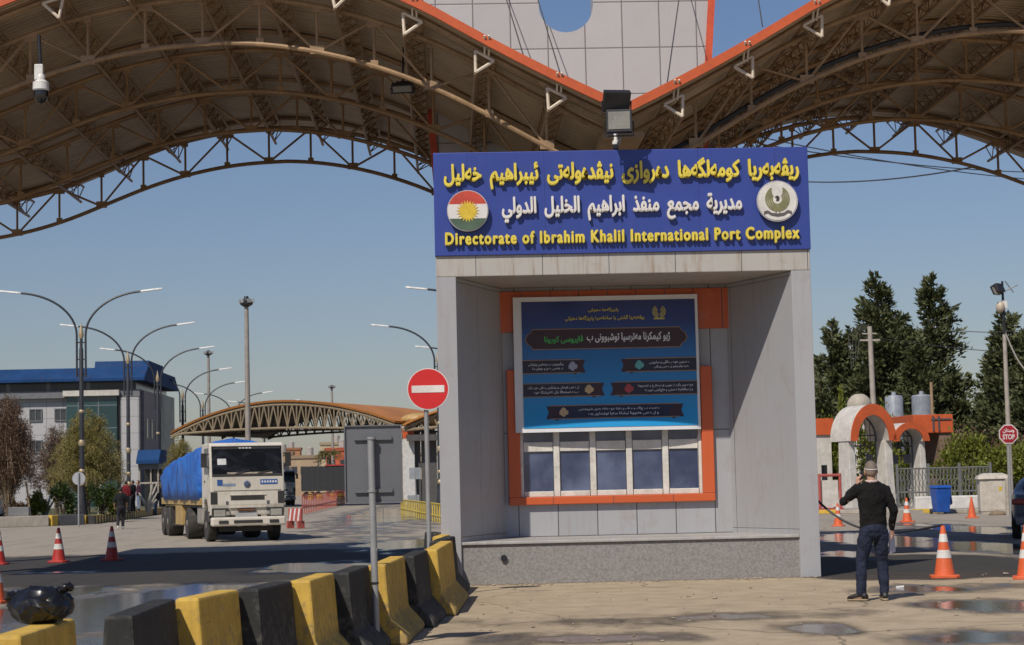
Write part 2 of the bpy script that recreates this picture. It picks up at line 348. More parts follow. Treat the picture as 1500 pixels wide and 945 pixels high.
# window surround, frame, panes, dark room behind
sur = MB(); sx0, sx1 = -1.83, 1.60
sur.bx(sx0, sx1, 1.9, 2.1, 1.2, 1.33); sur.bx(sx0, sx0+.2, 1.9, 2.1, 1.33, 3.45); sur.bx(sx1-.2, sx1, 1.9, 2.1, 1.33, 3.45)
sur.build('window_surround', panel_mat('orange_surround', (.51, .092, .024), 1.0, 60, off=(.2, 0), groove=.008, dirt=.25, streak=.2, dirtcol=(.25, .09, .05)), booth, bevel=.012)
wx0, wx1 = sx0+.2, sx1-.2; frm = M('cream_frame', (.58, .55, .50), .5, dirt=.5, dirtcol=(.3, .24, .18))
wf = thing('window_frame', None, None); wf.parent = booth
win = MB(); bays = 5; bw_ = (wx1-wx0)/bays
for i in range(bays+1): x = wx0+i*bw_; win.bx(max(wx0, x-.05), min(wx1, x+.05), 1.98, 2.08, 1.33, 3.45)
for i in range(bays):
    x0, x1 = wx0+i*bw_+.06, wx0+(i+1)*bw_-.06
    if i == 0: x0 += 0.0
    for z0, z1 in ((1.33, 1.42), (2.08, 2.24), (3.38, 3.45)): win.bx(x0, x1, 1.995, 2.07, z0, z1)
COL.objects.unlink(wf); bpy.data.objects.remove(wf)
wf = win.build('window_frame', frm, booth, bevel=.008)
gm, nt, b = nodes('window_glass'); b.inputs['Base Color'].default_value = (.028, .042, .085, 1); b.inputs['Roughness'].default_value = .04; b.inputs['Specular IOR Level'].default_value = .8
tcg = N(nt, 'TexCoord').outputs['Object']; bn = N(nt, 'Bump', i_Strength=.25, i_Distance=.02); nt.links.new(noise(nt, tcg, 1.4, 2), bn.inputs['Height']); nt.links.new(bn.outputs[0], b.inputs['Normal'])
cg = mixc(nt, ramp(nt, noise(nt, scaled(nt, tcg, (1., 1, .9)), .9, 4), .35, .68), (.028, .042, .10), (.11, .14, .235)); nt.links.new(cg, b.inputs['Base Color'])
for i in range(bays):
    x0, x1 = wx0+i*bw_+.06, wx0+(i+1)*bw_-.06
    MB().bx(x0, x1, 2.03, 2.045, 1.42, 2.08).build('lower_pane', gm, wf); MB().bx(x0, x1, 2.03, 2.045, 2.24, 3.38).build('upper_pane', gm, wf)
MB().bx(2.96, 3.03, .9, 1.3, 4.0, 4.45).build('wall_lamp', M('black_plastic', (0, 0, 0)), booth, bevel=.01)

# ------------------------------------------------------------------ sign on top of the booth
sign = thing('sign_board', 'long blue sign board with yellow and white raised letters on top of the booth', 'sign', (BX, BY-.06, 5.15))
SB = panel_mat('sign_blue', (.030, .055, .265), 1.22, 50, groove=.004, var=.05, dirt=.1, streak=.12, dirtcol=(.09, .09, .22), gcol=(.03, .035, .17), rough=.4)
MB().bx(-2.97, 2.97, 0, .14, 0, 1.64).build('panel', SB, sign, bevel=.01)
YEL = M('yellow_letter', (.68, .55, .07), .45, var=.1, dirt=.15); WHT = M('white_letter', (.66, .63, .60), .5, var=.06, dirt=.2, dirtcol=(.4, .36, .33))
def sgn(px, py): p = at(px, py, BY-.06); return p.x-BX, p.z-5.15
def sign_line(s, pl, pr, h, mat, ar, bold, name='lettering', space=1.):
    a, b = sgn(*pl), sgn(*pr); me = text_mesh(s, a[0], b[0], (a[1]+b[1])/2, h, .075, bold, space, ar)
    o = put(name, me, mat, sign); o.location.y = -.005; return o
sign_line('ریڤەبەریا  کومەلگەها  دەروازێ  نیڤدەولەتی  ئیبراهیم  خەلیل', (650, 263), (1169, 246), .46, YEL, True, .040)
sign_line('مديرية  مجمع  منفذ  ابراهيم  الخليل  الدولي', (735, 310), (1086, 300), .42, WHT, True, .038)
sign_line('Directorate of Ibrahim Khalil International Port Complex', (652, 354), (1170, 343.5), .265, YEL, False, .045, space=1.2)
def disc_poly(cx, cz, r, n=48, a0=0, a1=2*PI): return [(cx+r*math.cos(a0+(a1-a0)*i/n), cz+r*math.sin(a0+(a1-a0)*i/n)) for i in range(n if a1-a0 > 6.2 else n+1)]
RIM = M('grey_rim', (.42, .41, .42), .4); RED = M('flag_red', (.50, .06, .035), .5); GRN = M('flag_green', (.07, .115, .075), .5); SUNY = M('sun_yellow', (.66, .46, .04), .5)
CREAM = M('emblem_white', (.62, .60, .56), .5); GOLD = M('emblem_gold', (.20, .19, .085), .5); DARK = M('emblem_dark', (.035, .03, .028), .5)
def band(cx, cz, r, z0, z1):
    a0, a1 = math.asin(max(-1, (z0)/r)), math.asin(min(1, (z1)/r)); n = 16
    return [(cx+r*math.cos(a0+(a1-a0)*i/n), cz+r*math.sin(a0+(a1-a0)*i/n)) for i in range(n+1)]+[(cx-r*math.cos(a1-(a1-a0)*i/n), cz+r*math.sin(a1-(a1-a0)*i/n)) for i in range(n+1)]
fx, fz = sgn(685, 310); r = .325
fd = MB().prism(disc_poly(fx, fz, r), -.11, -.06).build('flag_disc', RIM, sign)
rr = r-.014
for z0, z1, m_, nm in ((rr*.33, rr, RED, 'red_stripe'), (-rr*.4, rr*.33, WHT, 'white_stripe'), (-rr, -rr*.4, GRN, 'green_stripe')):
    MB().prism(band(fx, fz, rr, z0*.999, z1*.999), -.118, -.1105).build(nm, m_, fd)
sp = []
for i in range(42): a = PI/2+2*PI*i/42; q = .178 if i % 2 == 0 else .118; sp.append((fx+q*math.cos(a), fz-.01+q*math.sin(a)))
MB().prism(sp, -.126, -.1185).build('sun_emblem', SUNY, fd)
ex, ez = sgn(1137, 296)
ed = MB().prism(disc_poly(ex, ez, r), -.11, -.06).build('emblem_disc', RIM, sign)
MB().prism(disc_poly(ex, ez, r-.02), -.118, -.1105).build('disc_face', CREAM, ed)
wing = MB()
for s in (-1, 1):
    for k in range(4):
        ro, ri = .195-.032*k, .170-.032*k; cz = ez+.035
        A = [(R(-88)+R(150-k*8)*i/14) for i in range(15)]
        o_ = [(ex+s*(ro*math.cos(a)*1.0), cz+ro*math.sin(a)*1.05) for a in A]; i_ = [(ex+s*(ri*math.cos(a)), cz+ri*math.sin(a)*1.05) for a in reversed(A)]
        wing.prism(o_+i_, -.125, -.1185)
wing.prism([(ex-.05, ez-.1), (ex+.05, ez-.1), (ex+.035, ez-.2), (ex, ez-.15), (ex-.035, ez-.2)], -.124, -.1185)
wing.build('eagle_wings', GOLD, ed)
MB().prism([(ex-.02, ez+.0), (ex+.02, ez), (ex+.035, ez+.05), (ex+.012, ez+.085), (ex-.022, ez+.08), (ex-.04, ez+.055), (ex-.015, ez+.05)], -.126, -.1185).build('eagle_head', DARK, ed)
rb = MB(); P = [(-.22, -.165), (-.16, -.145), (-.1, -.185), (0, -.2), (.1, -.185), (.16, -.145), (.22, -.165)]
rb.prism([(ex+x, ez+z) for x, z in P]+[(ex+x, ez+z-.045) for x, z in reversed(P)], -.127, -.1185); rb.build('ribbon', M('ribbon_dark', (.10, .09, .085), .5), ed)

# ------------------------------------------------------------------ printed banner hung in the recess
ban = thing('banner', 'blue printed health notice banner with white margins hung in the booth recess', 'banner', (BX, BY+1.85, 0))
def bn_(px, py): p = at(px, py, BY+1.85); return p.x-BX, p.z
bl, br = bn_(751, 436)[0], bn_(1021, 430)[0]; bt, bb = bn_(885, 433.5)[1], bn_(888, 631.5)[1]; BWd, BHt = br-bl, bt-bb
def wave(x, z):
    u, v = (x-bl)/BWd, (z-bb)/BHt
    y = .012*math.sin(7*u+5*v)*(.4+.6*(1-v)) + .010*math.sin(17*(u+v*.9))*max(0, v-.25)*max(0, 1-1.5*u) + .008*math.sin(23*(1-u+v*.7))*max(0, v-.5)
    return y - .09*math.exp(-((v-.02)/.12)**2)*math.sin(PI*min(1, max(0, u)))**.5
def bpos(u, v): return bl+u*BWd, bb+v*BHt          # u from left, v from bottom, 0..1
def banner_sheet(name, u0, u1, v0, v1, mat, lift, par, nx=40, nz=32):
    s = MB(); pts = []
    for layer in (0, .006):
        for j in range(nz+1):
            for i in range(nx+1):
                x, z = bpos(u0+(u1-u0)*i/nx, v0+(v1-v0)*j/nz); pts.append((x, wave(x, z)-lift+layer, z))
    fs = []; K = (nx+1)*(nz+1)
    for j in range(nz):
        for i in range(nx):
            a = j*(nx+1)+i; fs += [(a, a+1, a+nx+2, a+nx+1), (K+a, K+a+nx+1, K+a+nx+2, K+a+1)]
    s.add(pts, fs); return s.build(name, mat, par, smooth='all', fix=False)
fm, nt, b = nodes('banner_print'); tc = N(nt, 'TexCoord').outputs['Object']; sp_ = N(nt, 'SeparateXYZ'); nt.links.new(tc, sp_.inputs[0])
vv = math_(nt, 'DIVIDE', math_(nt, 'SUBTRACT', sp_.outputs[2], bb), BHt)
cr_ = N(nt, 'ValToRGB'); nt.links.new(vv, cr_.inputs[0]); els = cr_.color_ramp.elements
els[0].position = 0; els[0].color = (.011, .28, .60, 1); els[1].position = 1; els[1].color = (.012, .018, .12, 1)
for p_, c_ in ((.35, (.009, .19, .47, 1)), (.58, (.008, .125, .36, 1)), (.8, (.007, .028, .16, 1))): e_ = els.new(p_); e_.color = c_
nt.links.new(cr_.outputs[0], b.inputs['Base Color']); b.inputs['Roughness'].default_value = .38
sheet = banner_sheet('sheet', 0, 1, 0, 1, M('banner_white', (.66, .66, .68), .45, var=.05), 0, ban)
prn = banner_sheet('print_field', .045, .985, .03, .965, fm, .008, ban)
INK = M('banner_navy', (.012, .012, .034), .45); MAR = M('banner_maroon', (.034, .010, .015), .45); TAN = M('banner_tan', (.25, .16, .10), .5)
BW_ = M('banner_text_white', (.62, .62, .66), .5); BY_ = M('banner_text_yellow', (.58, .46, .06), .5); BG_ = M('banner_text_green', (.06, .42, .09), .5)
def bshape(name, poly, mat, lift, par):
    """a printed shape: polygon in (u, v) with v-up, draped on the sheet"""
    us = [p[0] for p in poly]; s = MB(); n = len(poly)
    P = [bpos(*p) for p in poly]; c = (sum(p[0] for p in P)/n, sum(p[1] for p in P)/n)
    s.add([(x, wave(x, z)-lift, z) for x, z in P]+[(c[0], wave(*c)-lift, c[1])], [(i, (i+1) % n, n) for i in range(n)]); o = s.build(name, mat, par, fix=False); return o
def btext(s, u0, u1, v, hv, mat, lift, par, bold=.02, ar=True, name='lettering'):
    x0, z = bpos(u0, v); x1, _ = bpos(u1, v); me = text_mesh(s, x0, x1, z, hv*BHt, .002, bold, 1., ar)
    for q in me.vertices: q.co.y += wave(q.co.x, q.co.z)-lift
    return put(name, me, mat, par)
def rpoly(u0, u1, v0, v1, r, n=6, asp=None):
    ru = r*BHt/BWd; out = []
    for cx, cy, a in ((u1-ru, v1-r, 0), (u0+ru, v1-r, 90), (u0+ru, v0+r, 180), (u1-ru, v0+r, 270)):
        out += [(cx+ru*math.cos(R(a+90*i/n)), cy+r*math.sin(R(a+90*i/n))) for i in range(n+1)]
    return out
def strip(name, u0, u1, v0, v1, mat, lift, par, nx=24):
    return banner_sheet(name, u0, u1, v0, v1, mat, lift, par, nx, 4)
btext('پارێزگەها دهۆکێ', .405, .57, .895, .034, BY_, .016, prn); btext('رێڤەبەریا گشتی یا ساخلەمیا پارێزگەها دهۆکێ', .28, .71, .835, .042, BY_, .016, prn)
# crest at the top corner
cu, cv = .79, .875; ko = BHt/BWd
cw = MB()
for s in (-1, 1):
    for k in range(3):
        A = [R(-80)+R(140)*i/8 for i in range(9)]; ro, ri = .05-.013*k, .041-.013*k
        pl = [(cu+s*ro*ko*math.cos(a), cv+ro*math.sin(a)) for a in A]+[(cu+s*ri*ko*math.cos(a), cv+ri*math.sin(a)) for a in reversed(A)]
        P = [bpos(*p) for p in pl]; m_ = len(A)
        cw.add([(x, wave(x, z)-.017, z) for x, z in P], [(i, i+1, 2*m_-2-i, 2*m_-1-i) for i in range(m_-1)])
P = [bpos(cu+a, cv+b_) for a, b_ in ((-.03, -.045), (.03, -.045), (.03, -.058), (-.03, -.058))]; cw.add([(x, wave(x, z)-.017, z) for x, z in P], [(0, 1, 2, 3)])
cw.build('crest', M('crest_gold', (.40, .34, .12), .5), prn, fix=False)
# title cartouche
for nm, d, mt, lf in (('title_border', .012, TAN, .013), ('title_plate', 0, MAR, .017)):
    a = strip(nm, .115-d*.5, .885+d*.5, .615-d*.6, .755+d*.6, mt, lf, prn)
    for s, u in ((-1, .115), (1, .885)):
        bshape(nm+'_tip', [(u-s*.02, .755+d*.6), (u+s*(.012+d*.3), .755+d*.6), (u+s*(.02+d*.3), .735), (u+s*(.04+d*.3), .715+d*.5), (u+s*(.05+d*.5), .685), (u+s*(.04+d*.3), .655-d*.5), (u+s*(.02+d*.3), .635), (u+s*(.012+d*.3), .615-d*.6), (u-s*.02, .615-d*.6)], mt, lf+.0006, prn)
btext('ژبو کێمکرنا مەترسیا توشبوونێ ب', .395, .845, .690, .075, BW_, .022, prn, .03); btext('ڤایروسێ کورونا', .165, .375, .682, .062, BG_, .022, prn, .03)
# five ribbons with two lines of small print and a pictogram each
def ribbon(u0, u1, v, fl, fr, lines, ic, icol):
    h = .045
    r_ = strip('ribbon', u0, u1, v-h, v+h, INK, .013, prn)
    for a, b2 in ((h, h+.007), (-h-.007, -h)): strip('ribbon_edge', u0, u1, v+a, v+b2, TAN, .0145, r_)
    for s, u, fl_ in ((-1, u0, fl), (1, u1, fr)):
        if fl_: bshape('ribbon_tail', [(u-s*.004, v+h), (u+s*.022, v+h), (u+s*.010, v), (u+s*.024, v-h-.004), (u-s*.02, v-h-.004), (u-s*.03, v-h-.018), (u-s*.055, v-h-.002), (u-s*.055, v)], MAR, .0142, r_)
    tu0, tu1 = lines[2], lines[3]
    btext(lines[0], tu0, tu1, v+.017, .026, BW_, .019, r_, .015); btext(lines[1], tu0+(tu1-tu0)*.12, tu1-.004, v-.017, .026, BW_, .019, r_, .015)
    bshape('pictogram', [(ic+.024*math.cos(t)*(1+.13*math.cos(3*t+1)+.1*math.sin(7*t)), v+.030*math.sin(t)*(1+.16*math.cos(4*t))) for t in (2*PI*i/30 for i in range(30))], icol, .019, r_)
IC1 = M('pictogram_teal', (.10, .36, .36), .5); IC2 = M('pictogram_grey', (.30, .32, .42), .5); IC3 = M('pictogram_skin', (.48, .34, .19), .5); IC4 = M('pictogram_red', (.36, .05, .06), .5)
ribbon(.60, .985, .483, True, False, ['دەستێن خوە ب ئاڤێ و سابوینێ', 'بەردەوام بشو ل دەمێ پێدڤی', .73, .945], .675, IC1)
ribbon(.045, .36, .483, False, True, ['پێگیربوون ب رێنمایێن پزیشکی', 'د هەمی دەم و جهان دا', .075, .265], .315, IC2)
ribbon(.54, .985, .31, True, False, ['خوە دوور بگرە ژ جهێن قەرەبالغ و کومبوونا', 'و ژ سلافکرنا دەستی و ماچکرنێ دوور بە', .665, .965], .615, IC4)
ribbon(.045, .46, .31, False, True, ['ل دەمێ کوخکێ و پشکینێ دەڤێ خوە بگرە', 'ب دەستمالا یان ئەنیشکا خوە', .07, .345], .40, IC3)
ribbon(.19, .885, .145, True, True, ['دەست ب چاڤ و دەڤ و دفنا خوە نەکە بەری شویشتنێ', 'و ل دەمێ هەبوونا نیشانا سەرا نوشداری بدە', .34, .775], .26, IC3)
# ------------------------------------------------------------------ entrance canopies: two vaults meeting in a valley over the booth
TANP = M('canopy_steel', (.30, .19, .10), .55, var=.25, vs=2, dirt=.5, dirtcol=(.14, .07, .03))
WTRI = M('cream_steel', (.62, .53, .42), .5)
def roof_under():
    m, nt, b = nodes('roof_soffit'); tc = N(nt, 'TexCoord').outputs['Object']; sp = N(nt, 'SeparateXYZ'); nt.links.new(tc, sp.inputs[0])
    w = math_(nt, 'SINE', math_(nt, 'MULTIPLY', sp.outputs[1], 34.)); n1 = noise(nt, tc, .9, 6, .65); n2 = noise(nt, scaled(nt, tc, (.35, 5, .35)), 1.5, 4)
    f = math_(nt, 'ADD', math_(nt, 'MULTIPLY', n1, .55), math_(nt, 'MULTIPLY', n2, .45))
    c = mixc(nt, ramp(nt, f, .3, .7), (.38, .275, .16), (.56, .43, .275))
    c = mixc(nt, math_(nt, 'MULTIPLY', math_(nt, 'LESS_THAN', w, -.75), .45), c, (.10, .06, .03))
    seam = math_(nt, 'LESS_THAN', math_(nt, 'FRACT', math_(nt, 'DIVIDE', sp.outputs[0], 3.1)), .012); c = mixc(nt, math_(nt, 'MULTIPLY', seam, .4), c, (.5, .42, .32))
    nt.links.new(c, b.inputs['Base Color']); b.inputs['Roughness'].default_value = .5
    bn = N(nt, 'Bump', i_Strength=.6, i_Distance=.03); nt.links.new(w, bn.inputs['Height']); nt.links.new(bn.outputs[0], b.inputs['Normal']); return m
ROOFU = roof_under()
OUT = ([0, 1, 2, 3, 4, 5, 6, 7, 8, 10], [0, .06, .24, .53, .93, 1.33, 1.60, 1.75, 1.80, 1.80])
def smoothed(tab_x, tab_y):
    xs = np.linspace(tab_x[0], tab_x[-1], 201); ys = np.interp(xs, tab_x, tab_y); k = np.ones(21)/21
    yp = np.pad(ys, 10, mode='edge'); return xs, np.convolve(yp, k, 'valid')
OX, OY = smoothed(*OUT)
def zb(u):                                      # underside chord of the trusses
    if u < 0: return 9.18-float(np.interp(-u, OX, OY))
    return 9.18-.062*u*u if u < 5 else 7.63-.58*(u-5)+.02*(u-5)**2
def zr(u):                                      # roof sheet
    if u < 0: return 10.36-float(np.interp(-u, OX, OY))*1.04
    return 10.36-.0735*u*u if u < 3.8 else 9.299-.60*(u-3.8)+.022*(u-3.8)**2
YF, YB = 32.6, 47.9
TY = [33.5, 37.66, 41.83, 46.0]
def canopy(xc, sgn_, label, pu0):
    t = thing('entrance_canopy', label, 'canopy', (xc, 0, 0), group=None)
    X = lambda u: u*sgn_
    us = np.linspace(-8.6, 6.93, 64)
    rf = MB(); rings = []
    for u in us: rings.append([(X(u), YF, zr(u)), (X(u), YB, zr(u)), (X(u), YB, zr(u)+.05), (X(u), YF, zr(u)+.05)])
    rf.loft(rings); rf.build('roof_sheet', ROOFU, t)
    for y0, y1 in ((YF-.06, YF-.002), (YB+.002, YB+.06)):
        fa = MB(); fa.loft([[(X(u), y0, zr(u)+.02), (X(u), y1, zr(u)+.02), (X(u), y1, zr(u)+.19), (X(u), y0, zr(u)+.19)] for u in us]); fa.build('fascia', ORANGE, t)
    nodes_u = [-.24+.975*k for k in range(-8, 7)]; purl_u = [pu0-1.2*k for k in range(12)]; ztop = lambda u: max(zb(u)+.3, min(zb(u)+.80, zr(u)-.14))
    for Y in TY:
        b = MB(); fine = np.linspace(-8.4, 6.75, 70)
        b.path([(X(u), Y, zb(u)) for u in fine], .045, 8); b.path([(X(u), Y, ztop(u)) for u in fine], .05, 8)
        for i, u in enumerate(nodes_u):
            big = i % 2 == 0
            b.tube((X(u), Y, zb(u)), (X(u), Y, ztop(u)), .028, n=6)
            b.box((X(u), Y, zb(u)+.04), (.24 if big else .13, .06, .15 if big else .13)); b.box((X(u), Y, ztop(u)-.05), (.13 if big else .24, .06, .13 if big else .15))
            if big:
                for k in (i-1, i+1):
                    if 0 <= k < len(nodes_u): b.tube((X(u), Y, zb(u)), (X(nodes_u[k]), Y, ztop(nodes_u[k])), .026, n=6)
        b.build('arch_truss', TANP, t, smooth=True)
    for k in range(4):
        Y = YF+.3+k*4.55
        MB().path([(X(u), Y, zr(u)-.06) for u in us], .05, 6).build('roof_rib', TANP, t, smooth=True)
    for i, u in enumerate(purl_u):
        du = .05; tx, tz = 2*du, zr(u+du)-zr(u-du); L = math.hypot(tx, tz); tx, tz = tx/L, tz/L; nx, nz = tz, -tx   # downward normal
        zt = zr(u)-.12
        A = lambda Y, s: (X(u+tx*.18*s), Y, zt+tz*.18*s); Bm = lambda Y: (X(u+nx*.32), Y, zt+nz*.32)
        b = MB(); y0, y1 = YF+.25, YB-.15
        b.tube(A(y0, -1), A(y1, -1), .03, n=5); b.tube(A(y0, 1), A(y1, 1), .03, n=5); b.tube(Bm(y0), Bm(y1), .034, n=5)
        n = 40; st = (y1-y0)/n
        for j in range(n):
            ya, yb = y0+j*st, y0+(j+1)*st
            for s in (-1, 1):
                p, q = (A(ya, s), Bm(yb)) if j % 2 == 0 else (Bm(ya), A(yb, s)); b.tube(p, q, .014, n=4, cap=False)
            p, q = (A(ya, -1), A(yb, 1)) if j % 2 == 0 else (A(ya, 1), A(yb, -1)); b.tube(p, q, .012, n=4, cap=False)
        pu = b.build('purlin_truss', TANP, t)
        w = MB(); y = YF+.2
        w.tube(A(y, -1), A(y, 1), .028, n=6); w.tube(A(y, 1), Bm(y), .028, n=6); w.tube(Bm(y), A(y, -1), .028, n=6)
        c = A(y, .0); w.tube(c, (c[0], YF-.1, zr(u)+.16), .02, n=5); w.tube((c[0]+.07, c[1], c[2]), (c[0]+.07, YF-.1, zr(u)+.16), .02, n=5)
        w.build('end_bracket', WTRI, pu)
    MB().lathe([(.34, 0), (.34, .5), (.24, .55), (.24, 6.9), (.34, 7.7)], (X(-8.2), 36, 0), 20).build('column', TANP, t, smooth=True)
    MB().lathe([(.34, 0), (.34, .5), (.24, .55), (.24, 6.9), (.34, 7.7)], (X(-8.2), 44, 0), 20).build('column', TANP, t, smooth=True)
    return t
XL, XR = -3.83, 9.95
can_l = canopy(XL, 1, 'vaulted brown lattice canopy with orange edge over the lorry lane, floodlight beneath', 5.76)
can_r = canopy(XR, -1, 'vaulted brown lattice canopy with orange edge reaching over the wet lane behind the man', 6.06)
cab = MB(); cab.path([(-(u), TY[0]+.08, zb(u)+.14) for u in np.linspace(-7.5, 6.2, 50)], .045, 6); cab.build('cable_duct', M('black_plastic', (0, 0, 0)), can_r, smooth=True)

vc = thing('valley_column', 'grey steel column rising behind the booth to the canopy valley', 'column', (3.06, 36, 0))
for y in (0, 8.5):
    MB().lathe([(.42, 0), (.42, .6), (.3, .65), (.3, 6.4), (.55, 7.35)], (0, y, 0), 20).build('shaft', M('column_paint', (.30, .24, .18), .5), vc, smooth=True)
MB().bx(-.35, .35, -2.9, 10.6, 7.36, 7.46).build('valley_gutter', TANP, vc)

# white panelled tower behind the valley, pierced by a rounded opening
TYY = 48.05; tw = thing('panel_tower', 'tall white panelled tower with an oval opening and orange edges behind the canopies', 'tower', (3.10*.855, TYY*.855, .232)); tw.scale = (.855,)*3
WP = panel_mat('tower_panel', (.41, .392, .40), .92, 1.15, off=(.46, .45), groove=.03, var=.06, dirt=.12, streak=.2, gcol=(.16, .14, .14), dirtcol=(.36, .31, .29), rough=.4)
def hw(z): return 2.62+.052*z+.0024*z*z/2
zs = list(np.linspace(-.3, 17, 18))
b = MB().prism([(hw(z), z) for z in zs]+[(-hw(z), z) for z in reversed(zs)], 0, .7).build('panel_wall', WP, tw)
cut = MB().prism([(.67*math.cos(t), 13.28+.67*math.sin(t)) for t in np.linspace(PI, 2*PI, 25)]+[(.67*math.cos(t), 15+.67*math.sin(t)) for t in np.linspace(0, PI, 25)], -1, 2).build('cutter', WP)
b.parent = None
baked(b, [('BOOLEAN', dict(object=cut, operation='DIFFERENCE', solver='EXACT'))]); b.data.polygons.foreach_set('use_smooth', [False]*len(b.data.polygons)); b.parent = tw
if not b.data.materials: b.data.materials.append(WP)
bpy.data.objects.remove(cut)
for s in (-1, 1):
    e = MB(); e.loft([[(s*hw(z), -.06, z), (s*(hw(z)+.17), -.06, z), (s*(hw(z)+.17), .76, z), (s*hw(z), .76, z)] for z in zs]); e.build('edge_trim', M('edge_red', (.50, .075, .03), .5), tw)
ST = M('stay_wire', (.05, .045, .04), .5)
def wire(name, a, b, r, label, cat, group=None, sag=0., par=None):
    a, b = Vector(a), Vector(b); pts = [a.lerp(b, t)-Vector((0, 0, sag*4*t*(1-t))) for t in np.linspace(0, 1, 14 if sag else 2)]
    o = MB().path(pts, r, 5).build(name, ST, par, smooth=True)
    return tag(o, label, cat, group) if not par else o
for (px, py), (qx, qy) in (((825, 108), (776, -40)), ((770, 78), (730, -40)), ((977, 110), (1000, -40)), ((1117, 25), (1105, -40))):
    a, b2 = at(px, py+14, YF-.05), at(qx, qy, 40.8)
    tag(wire('stay_cable', a, b2, .012, None, None), {825: 'thin stay wire nearest the valley over the tower face, on the lorry lane side', 770: 'thin stay wire over the tower face, second from the valley above the lorry lane', 977: 'thin stay wire rising from the orange edge just beside the floodlights', 1117: 'thin stay wire against the sky beyond the tower edge'}[px], 'cable', 'stay wires of the canopies')

# floodlights and small cameras on the booth roof
BLK = M('black_metal', (.018, .018, .02), .4, var=.3); GRYM = M('galvanised', (.30, .30, .30), .45, metal=.3, var=.12, vs=6)
LENS = M('lamp_glass', (.21, .20, .165), .15, spec=.8); WPL = M('white_plastic', (.62, .60, .57), .4)
def floodlight(name, label, loc, rz, tilt, w=.4, h=.34, group=None, lens=None):
    t = thing(name, label, 'floodlight', loc, rz, group)
    m = Matrix.Rotation(tilt, 3, 'X')
    bd = MB(); bd.box((0, 0, 0), (w, .12, h)); bd.box((0, .09, 0), (w*.7, .1, h*.7))
    for k in range(5): bd.box((-w*.3+k*w*.15, .16, 0), (.02, .06, h*.6))
    bd.v = [tuple(m @ Vector(p)) for p in bd.v]; bd.build('housing', BLK, t, bevel=.012)
    gl = MB().box((0, -.064, 0), (w*.84, .012, h*.78)); gl.v = [tuple(m @ Vector(p)) for p in gl.v]; gl.build('lens', lens or LENS, t)
    br = MB(); br.path([(-w/2-.02, 0, 0), (-w/2-.02, .02, -h*.62), (w/2+.02, .02, -h*.62), (w/2+.02, 0, 0)], .014, 6); br.build('bracket', BLK, t)
    return t
p = at(903, 148, 30.4); q = at(907, 178, 30.35)
post = thing('lamp_post', 'short grey post on the booth roof carrying two floodlights and a dome camera', 'post', (at(902, 200, 31.3).x, 31.3, 5.2))
MB().tube((0, .0, 0.0), (0, 0, 2.3), .035, n=12).build('pole', GRYM, post, smooth=True); [MB().tube((0, 0, z), (0, -.82, z+.04), .025).build('outrigger', GRYM, post) for z in (1.66, 2.05)]
floodlight('floodlight', 'upper black floodlight above the sign, turned up to the sky', p, R(8), R(30), .42, .33, 'floodlights on the booth roof', M('lamp_glass_dark', (.03, .03, .032), .12, spec=.7))
floodlight('floodlight', 'lower black floodlight above the sign with a pale lens facing the viewer', q, R(-6), R(-6), .40, .36, 'floodlights on the booth roof')
def dome_cam(label, loc, s=1.):
    t = thing('dome_camera', label, 'camera', loc)
    MB().lathe([(.05*s, .30*s), (.07*s, .27*s), (.07*s, .2*s), (.13*s, .16*s), (.135*s, .04*s), (.12*s, .02*s)], n=24).build('shroud', WPL, t, smooth=True)
    MB().lathe([(.118*s, .02*s), (.118*s, -.06*s), (.105*s, -.12*s), (.07*s, -.17*s), (.01*s, -.19*s)], n=24).build('dome', M('dark_glass', (.01, .01, .012), .08, spec=.8), t, smooth=True)
    return t
c_ = dome_cam('tiny white camera at the foot of the floodlight post over the sign', at(902, 213, 31.0), .42)
MB().tube((0, 0, .1), (0, .12, .22), .02).build('arm', WPL, c_)
c_ = dome_cam('white dome camera hanging on a rod from the canopy edge', at(60, 135, 32.4), 1.0)
tp = at(57, 52, 32.4); MB().tube((0, 0, .28), tp-c_.location, .03, n=10).build('rod', BLK, c_, smooth=True)
MB().bx(-.1, .04, -.05, .05, .2, .46).build('junction_box', WPL, c_, bevel=.01)
fl = floodlight('canopy_floodlight', 'black floodlight with a white front hung under the lorry lane canopy', at(590, 128, 35.0), R(-12), R(40), .40, .15)
MB().tube((0, 0, .1), (0, .1, .75), .02).build('hanger', BLK, fl)
